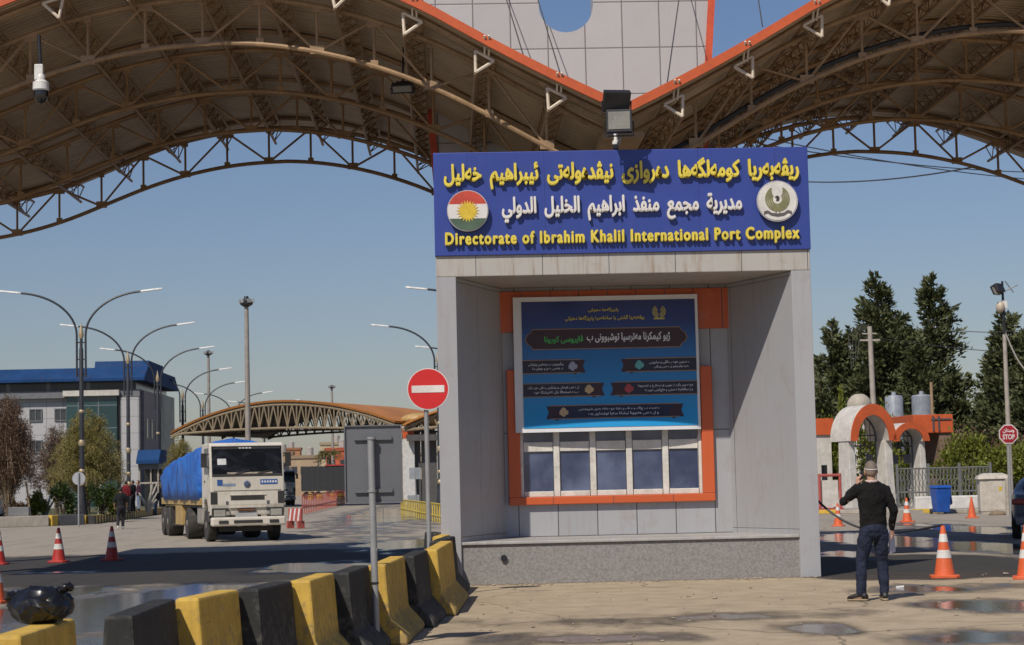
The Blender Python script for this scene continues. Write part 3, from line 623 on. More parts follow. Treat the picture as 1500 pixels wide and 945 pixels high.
# ------------------------------------------------------------------ barrier row
def chipped(name, col, chip, under):
    m, nt, b = nodes(name); MATS[name] = m; tc = N(nt, 'TexCoord').outputs['Object']; oi = N(nt, 'ObjectInfo')
    ad = N(nt, 'VectorMath', operation='ADD'); nt.links.new(tc, ad.inputs[0]); sc_ = N(nt, 'VectorMath', operation='SCALE'); cb = N(nt, 'CombineXYZ'); 
    for k in range(3): nt.links.new(oi.outputs['Random'], cb.inputs[k])
    nt.links.new(cb.outputs[0], sc_.inputs[0]); sc_.inputs['Scale'].default_value = 37; nt.links.new(sc_.outputs[0], ad.inputs[1]); v = ad.outputs[0]
    n1 = noise(nt, v, 3, 6, .65); n2 = noise(nt, v, 11, 8, .7); sp = N(nt, 'SeparateXYZ'); nt.links.new(tc, sp.inputs[0])
    c = mixc(nt, ramp(nt, n1, .3, .7), tuple(x*.84 for x in col), tuple(x*1.12 for x in col))
    low = math_(nt, 'SUBTRACT', .42, math_(nt, 'MULTIPLY', sp.outputs[2], .55), clamp=True)
    g = ramp(nt, math_(nt, 'ADD', n2, math_(nt, 'MULTIPLY', low, .5)), .58, .72); c = mixc(nt, math_(nt, 'MULTIPLY', g, chip), c, under)
    s = ramp(nt, noise(nt, scaled(nt, v, (12, 12, .8)), 1.5, 6), .52, .75); c = mixc(nt, math_(nt, 'MULTIPLY', s, .3), c, tuple(x*.5 for x in col))
    bv = N(nt, 'Bevel', samples=4); bv.inputs['Radius'].default_value = .035; ge = N(nt, 'NewGeometry'); dt = N(nt, 'VectorMath', operation='DOT_PRODUCT'); nt.links.new(bv.outputs[0], dt.inputs[0]); nt.links.new(ge.outputs['True Normal'], dt.inputs[1])
    ew = math_(nt, 'MULTIPLY', ramp(nt, math_(nt, 'SUBTRACT', 1., dt.outputs['Value']), .0, .12), ramp(nt, noise(nt, v, 14, 6, .7), .44, .56)); c = mixc(nt, math_(nt, 'MULTIPLY', ew, .85), c, under)
    sf = ramp(nt, noise(nt, scaled(nt, v, (1, 2.5, 14)), 2.2, 5, .6), .6, .7); c = mixc(nt, math_(nt, 'MULTIPLY', sf, .4), c, (.07, .06, .05))
    nt.links.new(c, b.inputs['Base Color']); b.inputs['Roughness'].default_value = .8; b.inputs['Specular IOR Level'].default_value = .2
    bn = N(nt, 'Bump', i_Strength=.45, i_Distance=.012); nt.links.new(math_(nt, 'ADD', n2, math_(nt, 'MULTIPLY', noise(nt, v, 70, 3), .4)), bn.inputs['Height']); nt.links.new(bn.outputs[0], b.inputs['Normal']); return m
BYEL = chipped('barrier_yellow', (.56, .36, .075), .75, (.26, .20, .11)); BBLK = chipped('barrier_black', (.034, .034, .034), .6, (.11, .105, .095))
PROF = [(.30, 0), (.30, .07), (.13, .26), (.09, .80), (-.09, .80), (-.13, .26), (-.30, .07), (-.30, 0)]
def barrier(px, py, pr, ynext, mat, label, L=None):
    """corner nearest the viewer at pixel (px, py) on the top, far end seen at pixel column pr, reaching to depth ynext"""
    c = gp(px, py, .80); far = at(pr, py, ynext); far.z = c.z; ax = (far-c).normalized(); L = L or (far-c).length-.02
    perp = Vector((ax.y, -ax.x, 0)); base = c-perp*.09+ax*L/2; base.z = 0; n = 5
    o = MB().loft([[(x, -L/2+L*k/n, z) for x, z in PROF] for k in range(n+1)]).build('concrete_barrier', mat, bevel=.022)
    o.location = base; o.rotation_euler = (0, 0, -math.atan2(ax.x, ax.y)); return tag(o, label, 'barrier', 'concrete barriers beside the booth')
CORN = [(31, 931, 118, BYEL, 'yellow concrete barrier carrying the black rubbish bag'), (194, 901.5, 258, BBLK, 'black concrete barrier next beyond the rubbish bag'),
 (291, 876, 351, BYEL, 'yellow concrete barrier between the two nearest whole black ones'), (378, 862.7, 429, BBLK, 'black concrete barrier between the two nearest plain yellow ones'),
 (455, 850, 490, BYEL, 'yellow concrete barrier two blocks nearer than the grey sign board pole'), (511, 838.5, 541, BBLK, 'black concrete barrier just nearer than the grey sign board pole'),
 (564.6, 827, 593, BYEL, 'yellow concrete barrier with the grey sign board pole strapped to its end'), (606.7, 814, 627, BBLK, 'black concrete barrier just beyond the sign board pole'), (641, 805, 663, BYEL, 'yellow concrete barrier in front of the no entry sign post'),
 (648, 792.5, 667, BBLK, 'black concrete barrier, middle of the three packed close to the booth corner'), (651, 785.5, 667, BYEL, 'yellow concrete barrier nearest the booth corner'), (661, 780, 674, BBLK, 'black concrete barrier touching the booth plinth, last of the row')]
cy = [gp(c[0], c[1], .8).y for c in CORN]; BAR = []
for k, (px, py, pr, m_, lab) in enumerate(CORN): BAR.append(barrier(px, py, pr, cy[k+1] if k+1 < len(cy) else cy[k]+1., m_, lab, 1.4 if k == 0 else None))
b0 = BAR[0]
barrier(-45, 985, 3, cy[0]-.1, BBLK, 'black concrete barrier before the one with the rubbish bag, nearest of the row', 1.)
barrier(622, 779, 632, 32.3, BBLK, 'black concrete barrier on the lane side behind the no entry sign post', .9)
# black rubbish bag
bm = bmesh.new(); bmesh.ops.create_icosphere(bm, subdivisions=5, radius=1)
from mathutils import noise as mn
def fold(q): return max(0, 1-abs(mn.noise(q))*1.9)**4
for v in bm.verts:
    p = v.co.copy(); d = p.normalized(); w = Vector((mn.noise(p*1.3+Vector((9, 2, 4))), mn.noise(p*1.3+Vector((1, 8, 3))), mn.noise(p*1.3)))*.5; q = p+w
    r = 1+.13*mn.noise(p*1.5+Vector((3, 1, 7)))+.11*fold(Vector((q.x*2.2, q.y*2.2, q.z*1.1+2)))+.05*fold(q*3.1+Vector((4, 0, 1)))
    v.co = Vector((d.x*r*.185, d.y*r*.145, max(-.108, d.z*r*.112)))
me = bpy.data.meshes.new('bag'); bm.to_mesh(me); bm.free()
bagm, nt, b = nodes('bin_bag'); b.inputs['Base Color'].default_value = (.009, .009, .010, 1); b.inputs['Roughness'].default_value = .24; b.inputs['Specular IOR Level'].default_value = .5
tcb = N(nt, 'TexCoord').outputs['Object']; bn = N(nt, 'Bump', i_Strength=.2, i_Distance=.02); vb = N(nt, 'TexVoronoi', i_Scale=11.); nt.links.new(mixv(nt, tcb, .12), vb.inputs['Vector']); nt.links.new(vb.outputs['Distance'], bn.inputs['Height']); nt.links.new(bn.outputs[0], b.inputs['Normal'])
bp = b0.matrix_basis @ Vector((-.02, .26, .80+.108))
bag = thing('rubbish_bag', 'shiny black rubbish bag with two knotted ears lying on a yellow barrier', 'bag', bp, R(-10))
bgo = put('bag_body', me, bagm, bag); bgo.parent = None; baked(bgo, [('DECIMATE', dict(ratio=.17))]); bgo.data.set_sharp_from_angle(angle=R(24)); bgo.parent = bag
if not bgo.data.materials: bgo.data.materials.append(bagm)
for s, x, z in ((-1, -.13, .075), (1, .10, .085)):
    e = MB(); tipd = Vector((s*.10, 0, .035 if s > 0 else -.02)); pts = [Vector((x, 0, z))+tipd*t for t in np.linspace(0, 1, 7)]; rings = []
    for k, p in enumerate(pts):
        w, h = (.02, .022, .03, .038, .042, .036, .014)[k], (.02, .013, .014, .02, .022, .018, .008)[k]
        rings.append([p+Vector((.012*math.sin(3*t+k), w*math.cos(t)*(1+.25*math.sin(2*t+k)), h*math.sin(t)*(1+.35*math.cos(3*t+k))+(.012*math.sin(k*2)))) for t in (2*PI*i/16 for i in range(16))])
    e.loft(rings).build('bag_ear', bagm, bag, smooth='all')

# sign posts among the barriers
sp_ = thing('sign_board_post', 'back of a plain grey rectangular sign board on a round steel post', 'sign', (at(551, 900, 19.6).x, 19.6, 0))
def zat(px, py, Y): return at(px, py, Y).z
Y = 19.6; xo = sp_.location.x; z0, z1 = zat(546, 737, Y), zat(546, 622.5, Y); x0, x1 = at(504, 680, Y).x-xo, at(589, 680, Y).x-xo
PLATE = M('grey_plate', (.115, .118, .13), .5, var=.08, dirt=.2, dirtcol=(.16, .16, .16))
MB().tube((0, 0, 0), (-.025, 0, zat(547, 640, Y)), .034, n=16).build('post', GRYM, sp_, smooth=True)
MB().bx(x0, x1, .075, .083, z0, z1).build('plate', PLATE, sp_)
fr = MB()
for a in ((x0, x0+.012, z0, z1), (x1-.012, x1, z0, z1), (x0+.012, x1-.012, z0, z0+.012), (x0+.012, x1-.012, z1-.012, z1)): fr.bx(a[0], a[1], .055, .0745, a[2], a[3])
fr.build('flange', PLATE, sp_)
for z in (z1-.13, z0+.12):
    MB().bx(x0+.1, x1-.1, .045, .0745, z-.018, z+.018).build('rail', PLATE, sp_); MB().lathe([(.044, -.012), (.044, .012)], (-.02, 0, z), 16).build('clamp', GRYM, sp_)
MB().lathe([(.04, -.01), (.04, .01)], (-.008, 0, zat(552, 854, Y)), 16).build('strap', BLK, sp_)
Y = 28.; ne = thing('no_entry_sign', 'round red no entry sign with white bar on a steel post by the booth', 'sign', (at(629, 800, Y).x, Y, 0))
xo = ne.location.x; cz = zat(627, 570, Y); cx = at(627, 570, Y).x-xo; rr = .295
MB().tube((0, .03, 0), (-.01, .03, cz+.15), .033, n=16).build('post', GRYM, ne, smooth=True)
dsc = MB().prism(disc_poly(cx, cz, rr), -.03, -.012).build('disc', M('sign_white', (.62, .56, .54), .4), ne)
MB().prism(disc_poly(cx, cz, rr*.955), -.034, -.0305).build('red_face', M('sign_red', (.55, .022, .022), .35, var=.06), dsc)
MB().bx(cx-rr*.78, cx+rr*.78, -.039, -.0345, cz-rr*.17, cz+rr*.17).build('white_bar', M('bar_white', (.62, .58, .55), .4), dsc)

# ------------------------------------------------------------------ traffic cones
CO = M('cone_orange', (.62, .115, .035), .5, var=.12, dirt=.35, dirtcol=(.25, .1, .06)); CW = M('cone_white', (.62, .60, .57), .45, dirt=.3, dirtcol=(.35, .3, .26)); CD = M('cone_dark_red', (.40, .03, .022), .5, dirt=.3)
def cone(name, label, loc, mat, s=1., bands=True):
    t = thing(name, label, 'traffic cone', loc, random.uniform(-.4, .4), 'traffic cones standing about the lanes')
    rad = lambda z: .155-.125*(z-.05)/.73
    MB().lathe([(rad(.045), .045), (rad(.27), .27), (rad(.78), .78), (rad(.78)-.012, .785)], n=28).build('cone_body', mat, t, smooth=True)
    q = .215; c = .06
    MB().prism([(q-c, -q), (q, -q+c), (q, q-c), (q-c, q), (-q+c, q), (-q, q-c), (-q, -q+c), (-q+c, -q)], 0, .045, 'z').build('base', mat, t, bevel=.008)
    if bands:
        for z0, z1 in ((.30, .42), (.54, .66)): MB().lathe([(rad(z0)+.003, z0), (rad(z1)+.003, z1), (rad(z1)-.01, z1), (rad(z0)-.01, z0)], n=28).build('reflective_band', CW, t, smooth=True)
    t.scale = (s, s, s); return t
cone('traffic_cone', 'orange cone with two white bands beside the man, on the damp forecourt', gp(1384, 846.5), CO)
cone('traffic_cone', 'orange banded cone at the forecourt edge near the parked car', gp(1506, 848), CO, 1.02)
cone('traffic_cone', 'orange cone with white bands standing before the arched gate', gp(1329, 765), CO)
cone('traffic_cone', 'faded orange cone half hidden beside the booth pillar', gp(1228, 771), CO, .9, True)
cone('traffic_cone', 'plain orange cone without bands in front of the pale cabinet', gp(1424, 759), CO, .92, False)
cone('traffic_cone', 'dark red cone in the canopy shade in line with the round sign', gp(86, 824), CD)
cone('traffic_cone', 'dark red cone in the canopy shade closest to the lorry', gp(164, 821), CD)
cone('traffic_cone', 'dark red cone in the canopy shade cut by the picture edge', gp(-2, 827), CD)
cone('traffic_cone', 'orange cone on the wet lane just behind the rubbish bag', gp(-8, 884), CO)
# cable slung from the booth to the cone
ca = Vector((5.80, 31.5, at(1197, 728, 31.5).z)); cb_ = gp(1384, 846.5)+Vector((0, .02, .79))
pts = [ca.lerp(cb_, t)-Vector((0, 0, .32*4*t*(1-t)*(1.35-t*.7))) for t in np.linspace(0, 1, 26)]
tag(MB().path(pts, .018, 6).build('hanging_cable', M('black_plastic', (0, 0, 0)), smooth=True), 'thick black cable slung from the booth pillar to the top of a cone', 'cable')

# ------------------------------------------------------------------ lorry
LW = M('lorry_white', (.58, .54, .47), .4, var=.08, vs=1.5, dirt=.7, dirtcol=(.33, .26, .17), streak=.3, spec=.5)
LY = M('lorry_yellow', (.40, .27, .10), .55, dirt=.5, dirtcol=(.16, .11, .06)); RUB = M('tyre_rubber', (.035, .032, .03), .85, dirt=.6, dirtcol=(.16, .13, .10), vs=5); RIMM = M('wheel_steel', (.26, .235, .20), .55, dirt=.5)
GLS, nt, b = nodes('dark_windscreen'); nt.links.new(mixc(nt, ramp(nt, noise(nt, scaled(nt, N(nt, 'TexCoord').outputs['Object'], (1, 1, 1.6)), 1.7, 3, .5, 1.), .45, .7), (.010, .012, .016), (.028, .033, .045)), b.inputs['Base Color']); b.inputs['Roughness'].default_value = .06; b.inputs['Specular IOR Level'].default_value = .5
DRK = M('dark_plastic', (.03, .029, .028), .6, dirt=.4, dirtcol=(.12, .1, .08)); HLT = M('headlamp_glass', (.30, .29, .26), .12, spec=.8); DBL = M('decal_blue', (.035, .10, .30), .5); SHEETW = M('paper_white', (.62, .62, .62), .6)
def wheel(par, x, y, r=.5, w=.28, name='wheel'):
    t = MB(); a = lambda prof: [(q, h) for q, h in prof]
    prof = [(r*.62, -w/2), (r*.93, -w/2), (r, -w*.36), (r, w*.36), (r*.93, w/2), (r*.62, w/2)]
    t.lathe(prof, n=28); t.v = [(x+p[2], y+p[0], r+p[1]) for p in t.v]; o = t.build(name, RUB, par, smooth=True)
    h = MB(); h.lathe([(r*.61, -w*.45), (r*.55, -w*.2), (r*.22, -w*.3), (r*.2, -w*.52), (.01, -w*.54)], n=20); h.lathe([(.01, w*.54), (r*.2, w*.52), (r*.22, w*.3), (r*.55, w*.2), (r*.61, w*.45)], n=20)
    h.v = [(x+p[2], y+p[0], r+p[1]) for p in h.v]; h.build('rim', RIMM, o, smooth=True); return o
def lorry_cab(t, W=2.2, white=None, full=True):
    white = white or LW; hw_ = W/2
    prof = [(.06, .78), (.0, 1.1), (.02, 1.9), (.16, 2.86), (.24, 2.93), (1.75, 2.93), (1.82, 2.85), (1.82, 1.0), (1.55, .98), (1.48, 1.14), (1.3, 1.26), (1.0, 1.28), (.75, 1.2), (.58, 1.0), (.5, .78)]
    MB().prism(prof, -hw_, hw_, 'x').build('cab', white, t, bevel=.035)
    fz = lambda z: .0+(.02*(z-1.1)/.8 if z < 1.9 else .02+.14*(z-1.9)/.96)
    def face(name, x0, x1, z0, z1, mat, d=.012, th=.02, bev=.006, par=t):
        y0, y1 = fz(z0), fz(z1)
        return MB().add([(x0, y0-d, z0), (x1, y0-d, z0), (x1, y1-d, z1), (x0, y1-d, z1), (x0, y0-d+th, z0), (x1, y0-d+th, z0), (x1, y1-d+th, z1), (x0, y1-d+th, z1)],
            [(0, 1, 2, 3), (4, 7, 6, 5), (0, 4, 5, 1), (1, 5, 6, 2), (2, 6, 7, 3), (3, 7, 4, 0)]).build(name, mat, par, bevel=bev)
    ws = face('windscreen', -hw_+.055, hw_-.055, 2.0, 2.83, GLS)
    face('windscreen_seal', -hw_+.05, hw_-.05, 1.93, 1.995, DRK, .016)
    face('visor_strip', -hw_+.1, hw_-.1, 2.74, 2.80, DRK, .02, .006, 0, ws)
    for k, x in enumerate((-.2, -.1, 0, .1)): face('visor_mark', x-.035, x+.035, 2.755, 2.785, SHEETW, .024, .003, 0, ws)
    face('windscreen_paper', -hw_+.22, -hw_+.48, 2.28, 2.46, SHEETW, .016, .003, 0, ws)
    for x in (-.35, .3):
        w = MB(); w.tube((x, fz(2.02)-.04, 2.02), (x+.42, fz(2.12)-.035, 2.10), .012); w.build('wiper', DRK, ws)
    face('dashboard_litter', -.6, .75, 2.005, 2.05, M('dash_litter', (.35, .30, .24), .8, var=.5, vs=18), .014, .003, 0, ws)
    face('bonnet_line', -hw_+.1, hw_-.1, 1.50, 1.515, DRK, .006, .01, 0); face('upper_grille', -.5, .5, 1.23, 1.36, DRK, .012); face('grille_lip', -.55, .55, 1.365, 1.40, white, .02)
    bd = MB(); bd.lathe([(.095, 0), (.095, .02), (.07, .03)], n=20); bd.v = [(-.02+p[0], fz(1.7)-.01-p[2], 1.7+p[1]) for p in bd.v]; bdo = bd.build('badge', M('badge_blue', (.08, .12, .22), .3), t)
    for s in (-1, 1):
        e = MB(); e.prism([(-.02+s*.008, 1.65), (-.02+s*.075, 1.715), (-.02+s*.05, 1.745), (-.02+s*.008, 1.70)], fz(1.7)-.05, fz(1.7)-.0402); e.build('badge_mark', M('badge_chrome', (.5, .5, .5), .25, metal=.8), bdo)
    face('decal', -hw_+.2, -hw_+.36, 1.66, 1.84, DBL, .006, .003, 0)
    face('decal', -hw_+.37, -hw_+.74, 1.645, 1.72, M('decal_grey', (.2, .26, .38), .5), .006, .003, 0)
    face('decal', hw_-.72, hw_-.2, 1.68, 1.83, DBL, .006, .003, 0)
    for k in range(6): face('decal_mark', hw_-.68+k*.08, hw_-.63+k*.08, 1.73, 1.79, SHEETW, .010, .002, 0)
    for s in (-1, 1):
        face('corner_vent', s*(hw_-.1)-.1, s*(hw_-.1)+.1, 1.12, 1.48, DRK, .014)
        hl = face('headlight_bezel', s*(hw_-.28)-.25, s*(hw_-.28)+.25, .72, 1.0, DRK, .03, .06); face('headlight', s*(hw_-.26)-.17, s*(hw_-.26)+.17, .76, .95, HLT, .036, .02, .01, hl)
        face('headlight_spot', s*(hw_-.5)-.05, s*(hw_-.5)+.05, .79, .9, HLT, .036, .02, .01, hl)
        m_ = MB(); m_.box((s*(hw_+.16), .22, 2.42), (.17, .08, .42)); m_.tube((s*hw_, .22, 2.6), (s*(hw_+.14), .22, 2.58), .02); m_.tube((s*hw_, .22, 2.2), (s*(hw_+.14), .22, 2.25), .02); m_.build('mirror', DRK, t, bevel=.012)
        x0 = s*(hw_+.004); d = MB()
        d.prism([(.36, 2.02), (.42, 2.78), (1.18, 2.78), (1.22, 2.02)], s*hw_, s*(hw_+.012), 'x'); d.build('side_window', GLS, t)
        h = MB().prism([(.3, 1.05), (.33, 1.9), (.38, 1.95), (1.25, 1.95), (1.25, 1.33), (.98, 1.33), (.68, 1.24), (.5, 1.05)], s*hw_, s*(hw_+.008), 'x').build('door', white, t, bevel=.004)
        MB().box((s*(hw_+.02), 1.1, 1.8), (.02, .16, .04)).build('handle', DRK, h)
        st = MB(); st.box((s*(hw_-.12), .3, .62), (.3, .5, .05)); st.box((s*(hw_-.12), .38, .88), (.3, .3, .05)); st.build('step', DRK, t)
        MB().box((s*(hw_-.6), .25, .52), (.06, .4, .1)).build('tow_bracket', DRK, t)
    pl = MB(); pl.box((0, -.02, .6), (W*1.0, .32, .26)); bo = pl.build('bumper', white, t, bevel=.05)
    face('bumper_slot', -.45, .4, .56, .64, DRK, .19, .02, .01, bo)
    for s in (-1, 1): face('fog_lamp', s*(hw_-.35)-.14, s*(hw_-.35)+.14, .55, .64, DRK, .19, .02, .01, bo)
    face('lower_grille', -.3, .22, .90, .99, DRK, .012); face('number_plate', -.38, .28, .73, .85, M('plate_grey', (.33, .33, .34), .5), .03); face('grille_panel', -hw_+.55, hw_-.55, 1.0, 1.055, white, .02)
    face('rust_mark', -.28, .18, .925, .955, M('rust', (.22, .07, .02), .7), .016, .003, 0)
    for x in (-.62, .6): face('scuff', x-.03, x+.05, 1.1, 1.2, M('scuff_dark', (.08, .08, .09), .7), .006, .003, 0)
    MB().bx(-.42, .42, .3, 8, .62, .85).build('chassis', DRK, t); MB().bx(-hw_+.3, hw_-.3, .3, .5, .3, .45).build('front_axle', DRK, t)
pf = gp(310, 794); tk = thing('lorry', 'white lorry with a blue tarpaulin load heading out through the lane', 'lorry', (0, 0, 0), 0)
ang = R(15); fl_ = gp(309, 794)                          # near front wheel on the road
tk.rotation_euler.z = ang; lx, ly = -1.0, 1.02
tk.location = fl_-(Matrix.Rotation(ang, 3, 'Z') @ Vector((lx, ly-.3, 0))); tk.location.z = 0
lorry_cab(tk)
for x in (-.95, .95): wheel(tk, x, 1.05, .5)
for y in (4.9,):
    for x in (-.9, .9): wheel(tk, x, y, .5, .5)
for y in (9.9, 11.2):
    for x in (-.9, .9): wheel(tk, x, y, .5, .5)
MB().bx(-1.05, -.55, 2.2, 3.3, .5, 1.05).build('fuel_tank', M('tank_grey', (.28, .26, .23), .5, dirt=.6), tk, bevel=.06)
MB().bx(-1.12, 1.12, 2.15, 11.9, 1.08, 1.3).build('load_bed', LY, tk, bevel=.015)
MB().bx(-1.1, -.55, 6.6, 8.2, .42, 1.07).build('tool_box', LY, tk, bevel=.02)
MB().bx(-.5, .5, 8, 11.8, .6, 1.0).build('rear_chassis', DRK, tk)
MB().bx(-1.05, 1.05, 3.3, 6.4, 1.0, 1.06).build('mudguard', DRK, tk)
for y in (9.3, 11.8): MB().bx(-1.12, -.6, y, y+.03, .35, 1.0).build('mud_flap', RUB, tk)
TARP, nt, b = nodes('blue_tarpaulin'); tc = N(nt, 'TexCoord').outputs['Object']
c = mixc(nt, ramp(nt, noise(nt, tc, 1.5, 6), .3, .7), (.012, .085, .36), (.022, .15, .52)); st_ = ramp(nt, noise(nt, scaled(nt, tc, (2, 1.2, .3)), 1.3, 6), .52, .72)
c = mixc(nt, math_(nt, 'MULTIPLY', st_, .35), c, (.12, .16, .27)); nt.links.new(c, b.inputs['Base Color']); b.inputs['Roughness'].default_value = .5
bn = N(nt, 'Bump', i_Strength=.9, i_Distance=.12); nt.links.new(noise(nt, scaled(nt, tc, (1, 2.2, .7)), 2.2, 5, .6, .8), bn.inputs['Height']); nt.links.new(bn.outputs[0], b.inputs['Normal'])
tp_ = MB(); rings = []
for y in np.linspace(2.2, 11.95, 46):
    f = (y-2.2)/9.75; rear = max(0, (f-.86)/.14); front = max(0, (.03-f)/.03)
    top = 3.16-.68*f+.05*math.sin(y*2.1)-.55*rear**2-.15*front; sh = 2.86-.52*f+.04*math.sin(y*3.3+1)-.4*rear**2; hwd = 1.17-.10*rear**2+.015*math.sin(y*5)
    wk = lambda z: .035*math.sin(y*2.7+z*4)+.02*math.sin(y*7.1-z*6)
    ring = [(-hwd, 1.24), (-hwd-.015, 1.6), (-hwd-.02+.02*math.sin(y*4), 2.0), (-hwd+.02, sh-.12), (-hwd+.16, sh+.02), (-.55, (sh+top)/2+.05), (0, top), (.55, (sh+top)/2+.05), (hwd-.16, sh+.02), (hwd-.02, sh-.12), (hwd+.02, 2.), (hwd+.015, 1.6), (hwd, 1.24)]
    rings.append([(x+wk(z)*(1 if x > 0 else -1)*min(1, abs(x)), y, z+(.04*math.sin(y*3.1+x*2) if z > 2.2 else 0)) for x, z in ring])
tp_.loft(rings); tp_.build('tarpaulin', TARP, tk, smooth='all')
pass
for y in (4.4, 6.9, 9.2): MB().path([(-1.2, y, 1.26), (-1.21, y+.02, 2.0), (-1.17, y, 2.4)], .012, 5).build('tie_rope', M('rope', (.05, .06, .12), .8), tk)
# second lorry behind
LG = M('lorry_grey', (.36, .37, .38), .35, metal=.3, dirt=.4)
t2 = thing('tanker_lorry', 'grey chromed lorry mostly hidden behind the white one', 'lorry', gp(413, 741), R(10)); lorry_cab(t2, 2.3, LG)
for x in (-1, 1):
    for y in (1.05, 4.5, 5.8): wheel(t2, x, y, .5, .3)
MB().lathe([(.3, 0), (1.05, .25), (1.05, 5.8), (.3, 6)], n=24).build('placeholder', LG) and None
ph = [o for o in COL.objects if o.name.startswith('placeholder')][0]; ph.name = 'tank'; ph.parent = t2; ph.rotation_euler = (-PI/2, 0, 0); ph.location = (0, 2.3, 1.9)
for x in (.9, 1.0): MB().tube((x, 2.1, .9), (x, 2.1, 3.2), .06, n=10).build('exhaust_stack', M('chrome', (.6, .6, .6), .2, metal=1., var=.05), t2, smooth=True)
# ------------------------------------------------------------------ planted island, kerbs, street lamps and the office block on the far side of the lane
def kerb(name, pts, w, h, mats, seg, label, cat, group=None, z=0):
    """kerb stones along a ground line, painted alternately"""
    t = thing(name, label, cat, (pts[0][0], pts[0][1], z), 0, group); o0 = Vector((pts[0][0], pts[0][1], 0)); k = 0
    for a, b2 in zip(pts, pts[1:]):
        a, b2 = Vector((a[0], a[1], 0)), Vector((b2[0], b2[1], 0)); d = b2-a; n = max(1, round(d.length/seg)); u = d.normalized(); L = d.length/n; rz = math.atan2(u.y, u.x)
        for i in range(n):
            c = a+u*(L*(i+.5))-o0
            MB().box((0, 0, 0), (L-.012, w, h)).build('kerb_stone', mats[k % len(mats)], t, loc=(c.x, c.y, h/2), rz=rz, bevel=.02); k += 1
    return t
KY = M('kerb_yellow', (.56, .36, .05), .65, dirt=.4, vs=4); KB = M('kerb_black', (.03, .03, .03), .7, dirt=.3); KG = M('kerb_concrete', (.36, .32, .27), .75, dirt=.3); KD = M('kerb_dark_grey', (.085, .087, .09), .7)
A, B_ = gp(134, 768), gp(250, 751)
kerb('striped_kerb', [A, B_, B_+(B_-A)*.9], .3, .42, [KB, KY], .55, 'long raised kerb striped black and yellow along the planted island', 'kerb')
A0 = gp(124, 768); MB_ = MB().bx(-.28, .28, 0, .5, 0, .44); tag(MB_.build('kerb_end_block', KY, loc=gp(128, 768)-Vector((.35, 0, 0)), bevel=.03), 'plain yellow block at the head of the striped kerb', 'kerb')
wl = thing('low_wall', 'low pale concrete wall with a yellow patch and a dark grey end', 'wall', (0, 0, 0))
q0, q1, q2, q3 = gp(-60, 775), gp(68, 771), gp(78, 770.5), gp(119, 769)
for nm, a, c, mt in (('pale_wall', q0, q1, KG), ('yellow_patch', q1, q2, KY), ('dark_wall', q2, q3, KD)):
    d = c-a; MB().box((0, 0, 0), (d.length-.01, .5, .5)).build(nm, mt, wl, loc=((a.x+c.x)/2, (a.y+c.y)/2+.25, .25), rz=math.atan2(d.y, d.x), bevel=.03)
for px in (20, 33):
    c = gp(px, 772); MB().bx(-.27, .27, -.2, .2, 0, .42).build('vent_box', M('vent_grey', (.16, .16, .16), .6), wl, loc=(c.x, c.y+.3, .5), bevel=.02)
isl = MB(); P = [gp(-160, 776), gp(119, 768.5), gp(134, 767.6), gp(250, 750.6)]; P += [P[-1]+(P[-1]-P[-2])*.9, Vector((-34, 300, 0)), Vector((-160, 300, 0)), Vector((-60, P[0].y, 0))]
isl.prism([(p.x, p.y+.4) for p in P], .0, .36, 'z'); im, nt, b = nodes('island_grass'); tc = N(nt, 'TexCoord').outputs['Object']
c = mixc(nt, ramp(nt, noise(nt, tc, .8, 6), .3, .7), (.05, .062, .022), (.14, .12, .06)); nt.links.new(c, b.inputs['Base Color']); b.inputs['Roughness'].default_value = .95
bn = N(nt, 'Bump', i_Strength=1., i_Distance=.1); nt.links.new(noise(nt, tc, 9, 6, .7), bn.inputs['Height']); nt.links.new(bn.outputs[0], b.inputs['Normal'])
tag(isl.build('lawn', im), kind='structure')

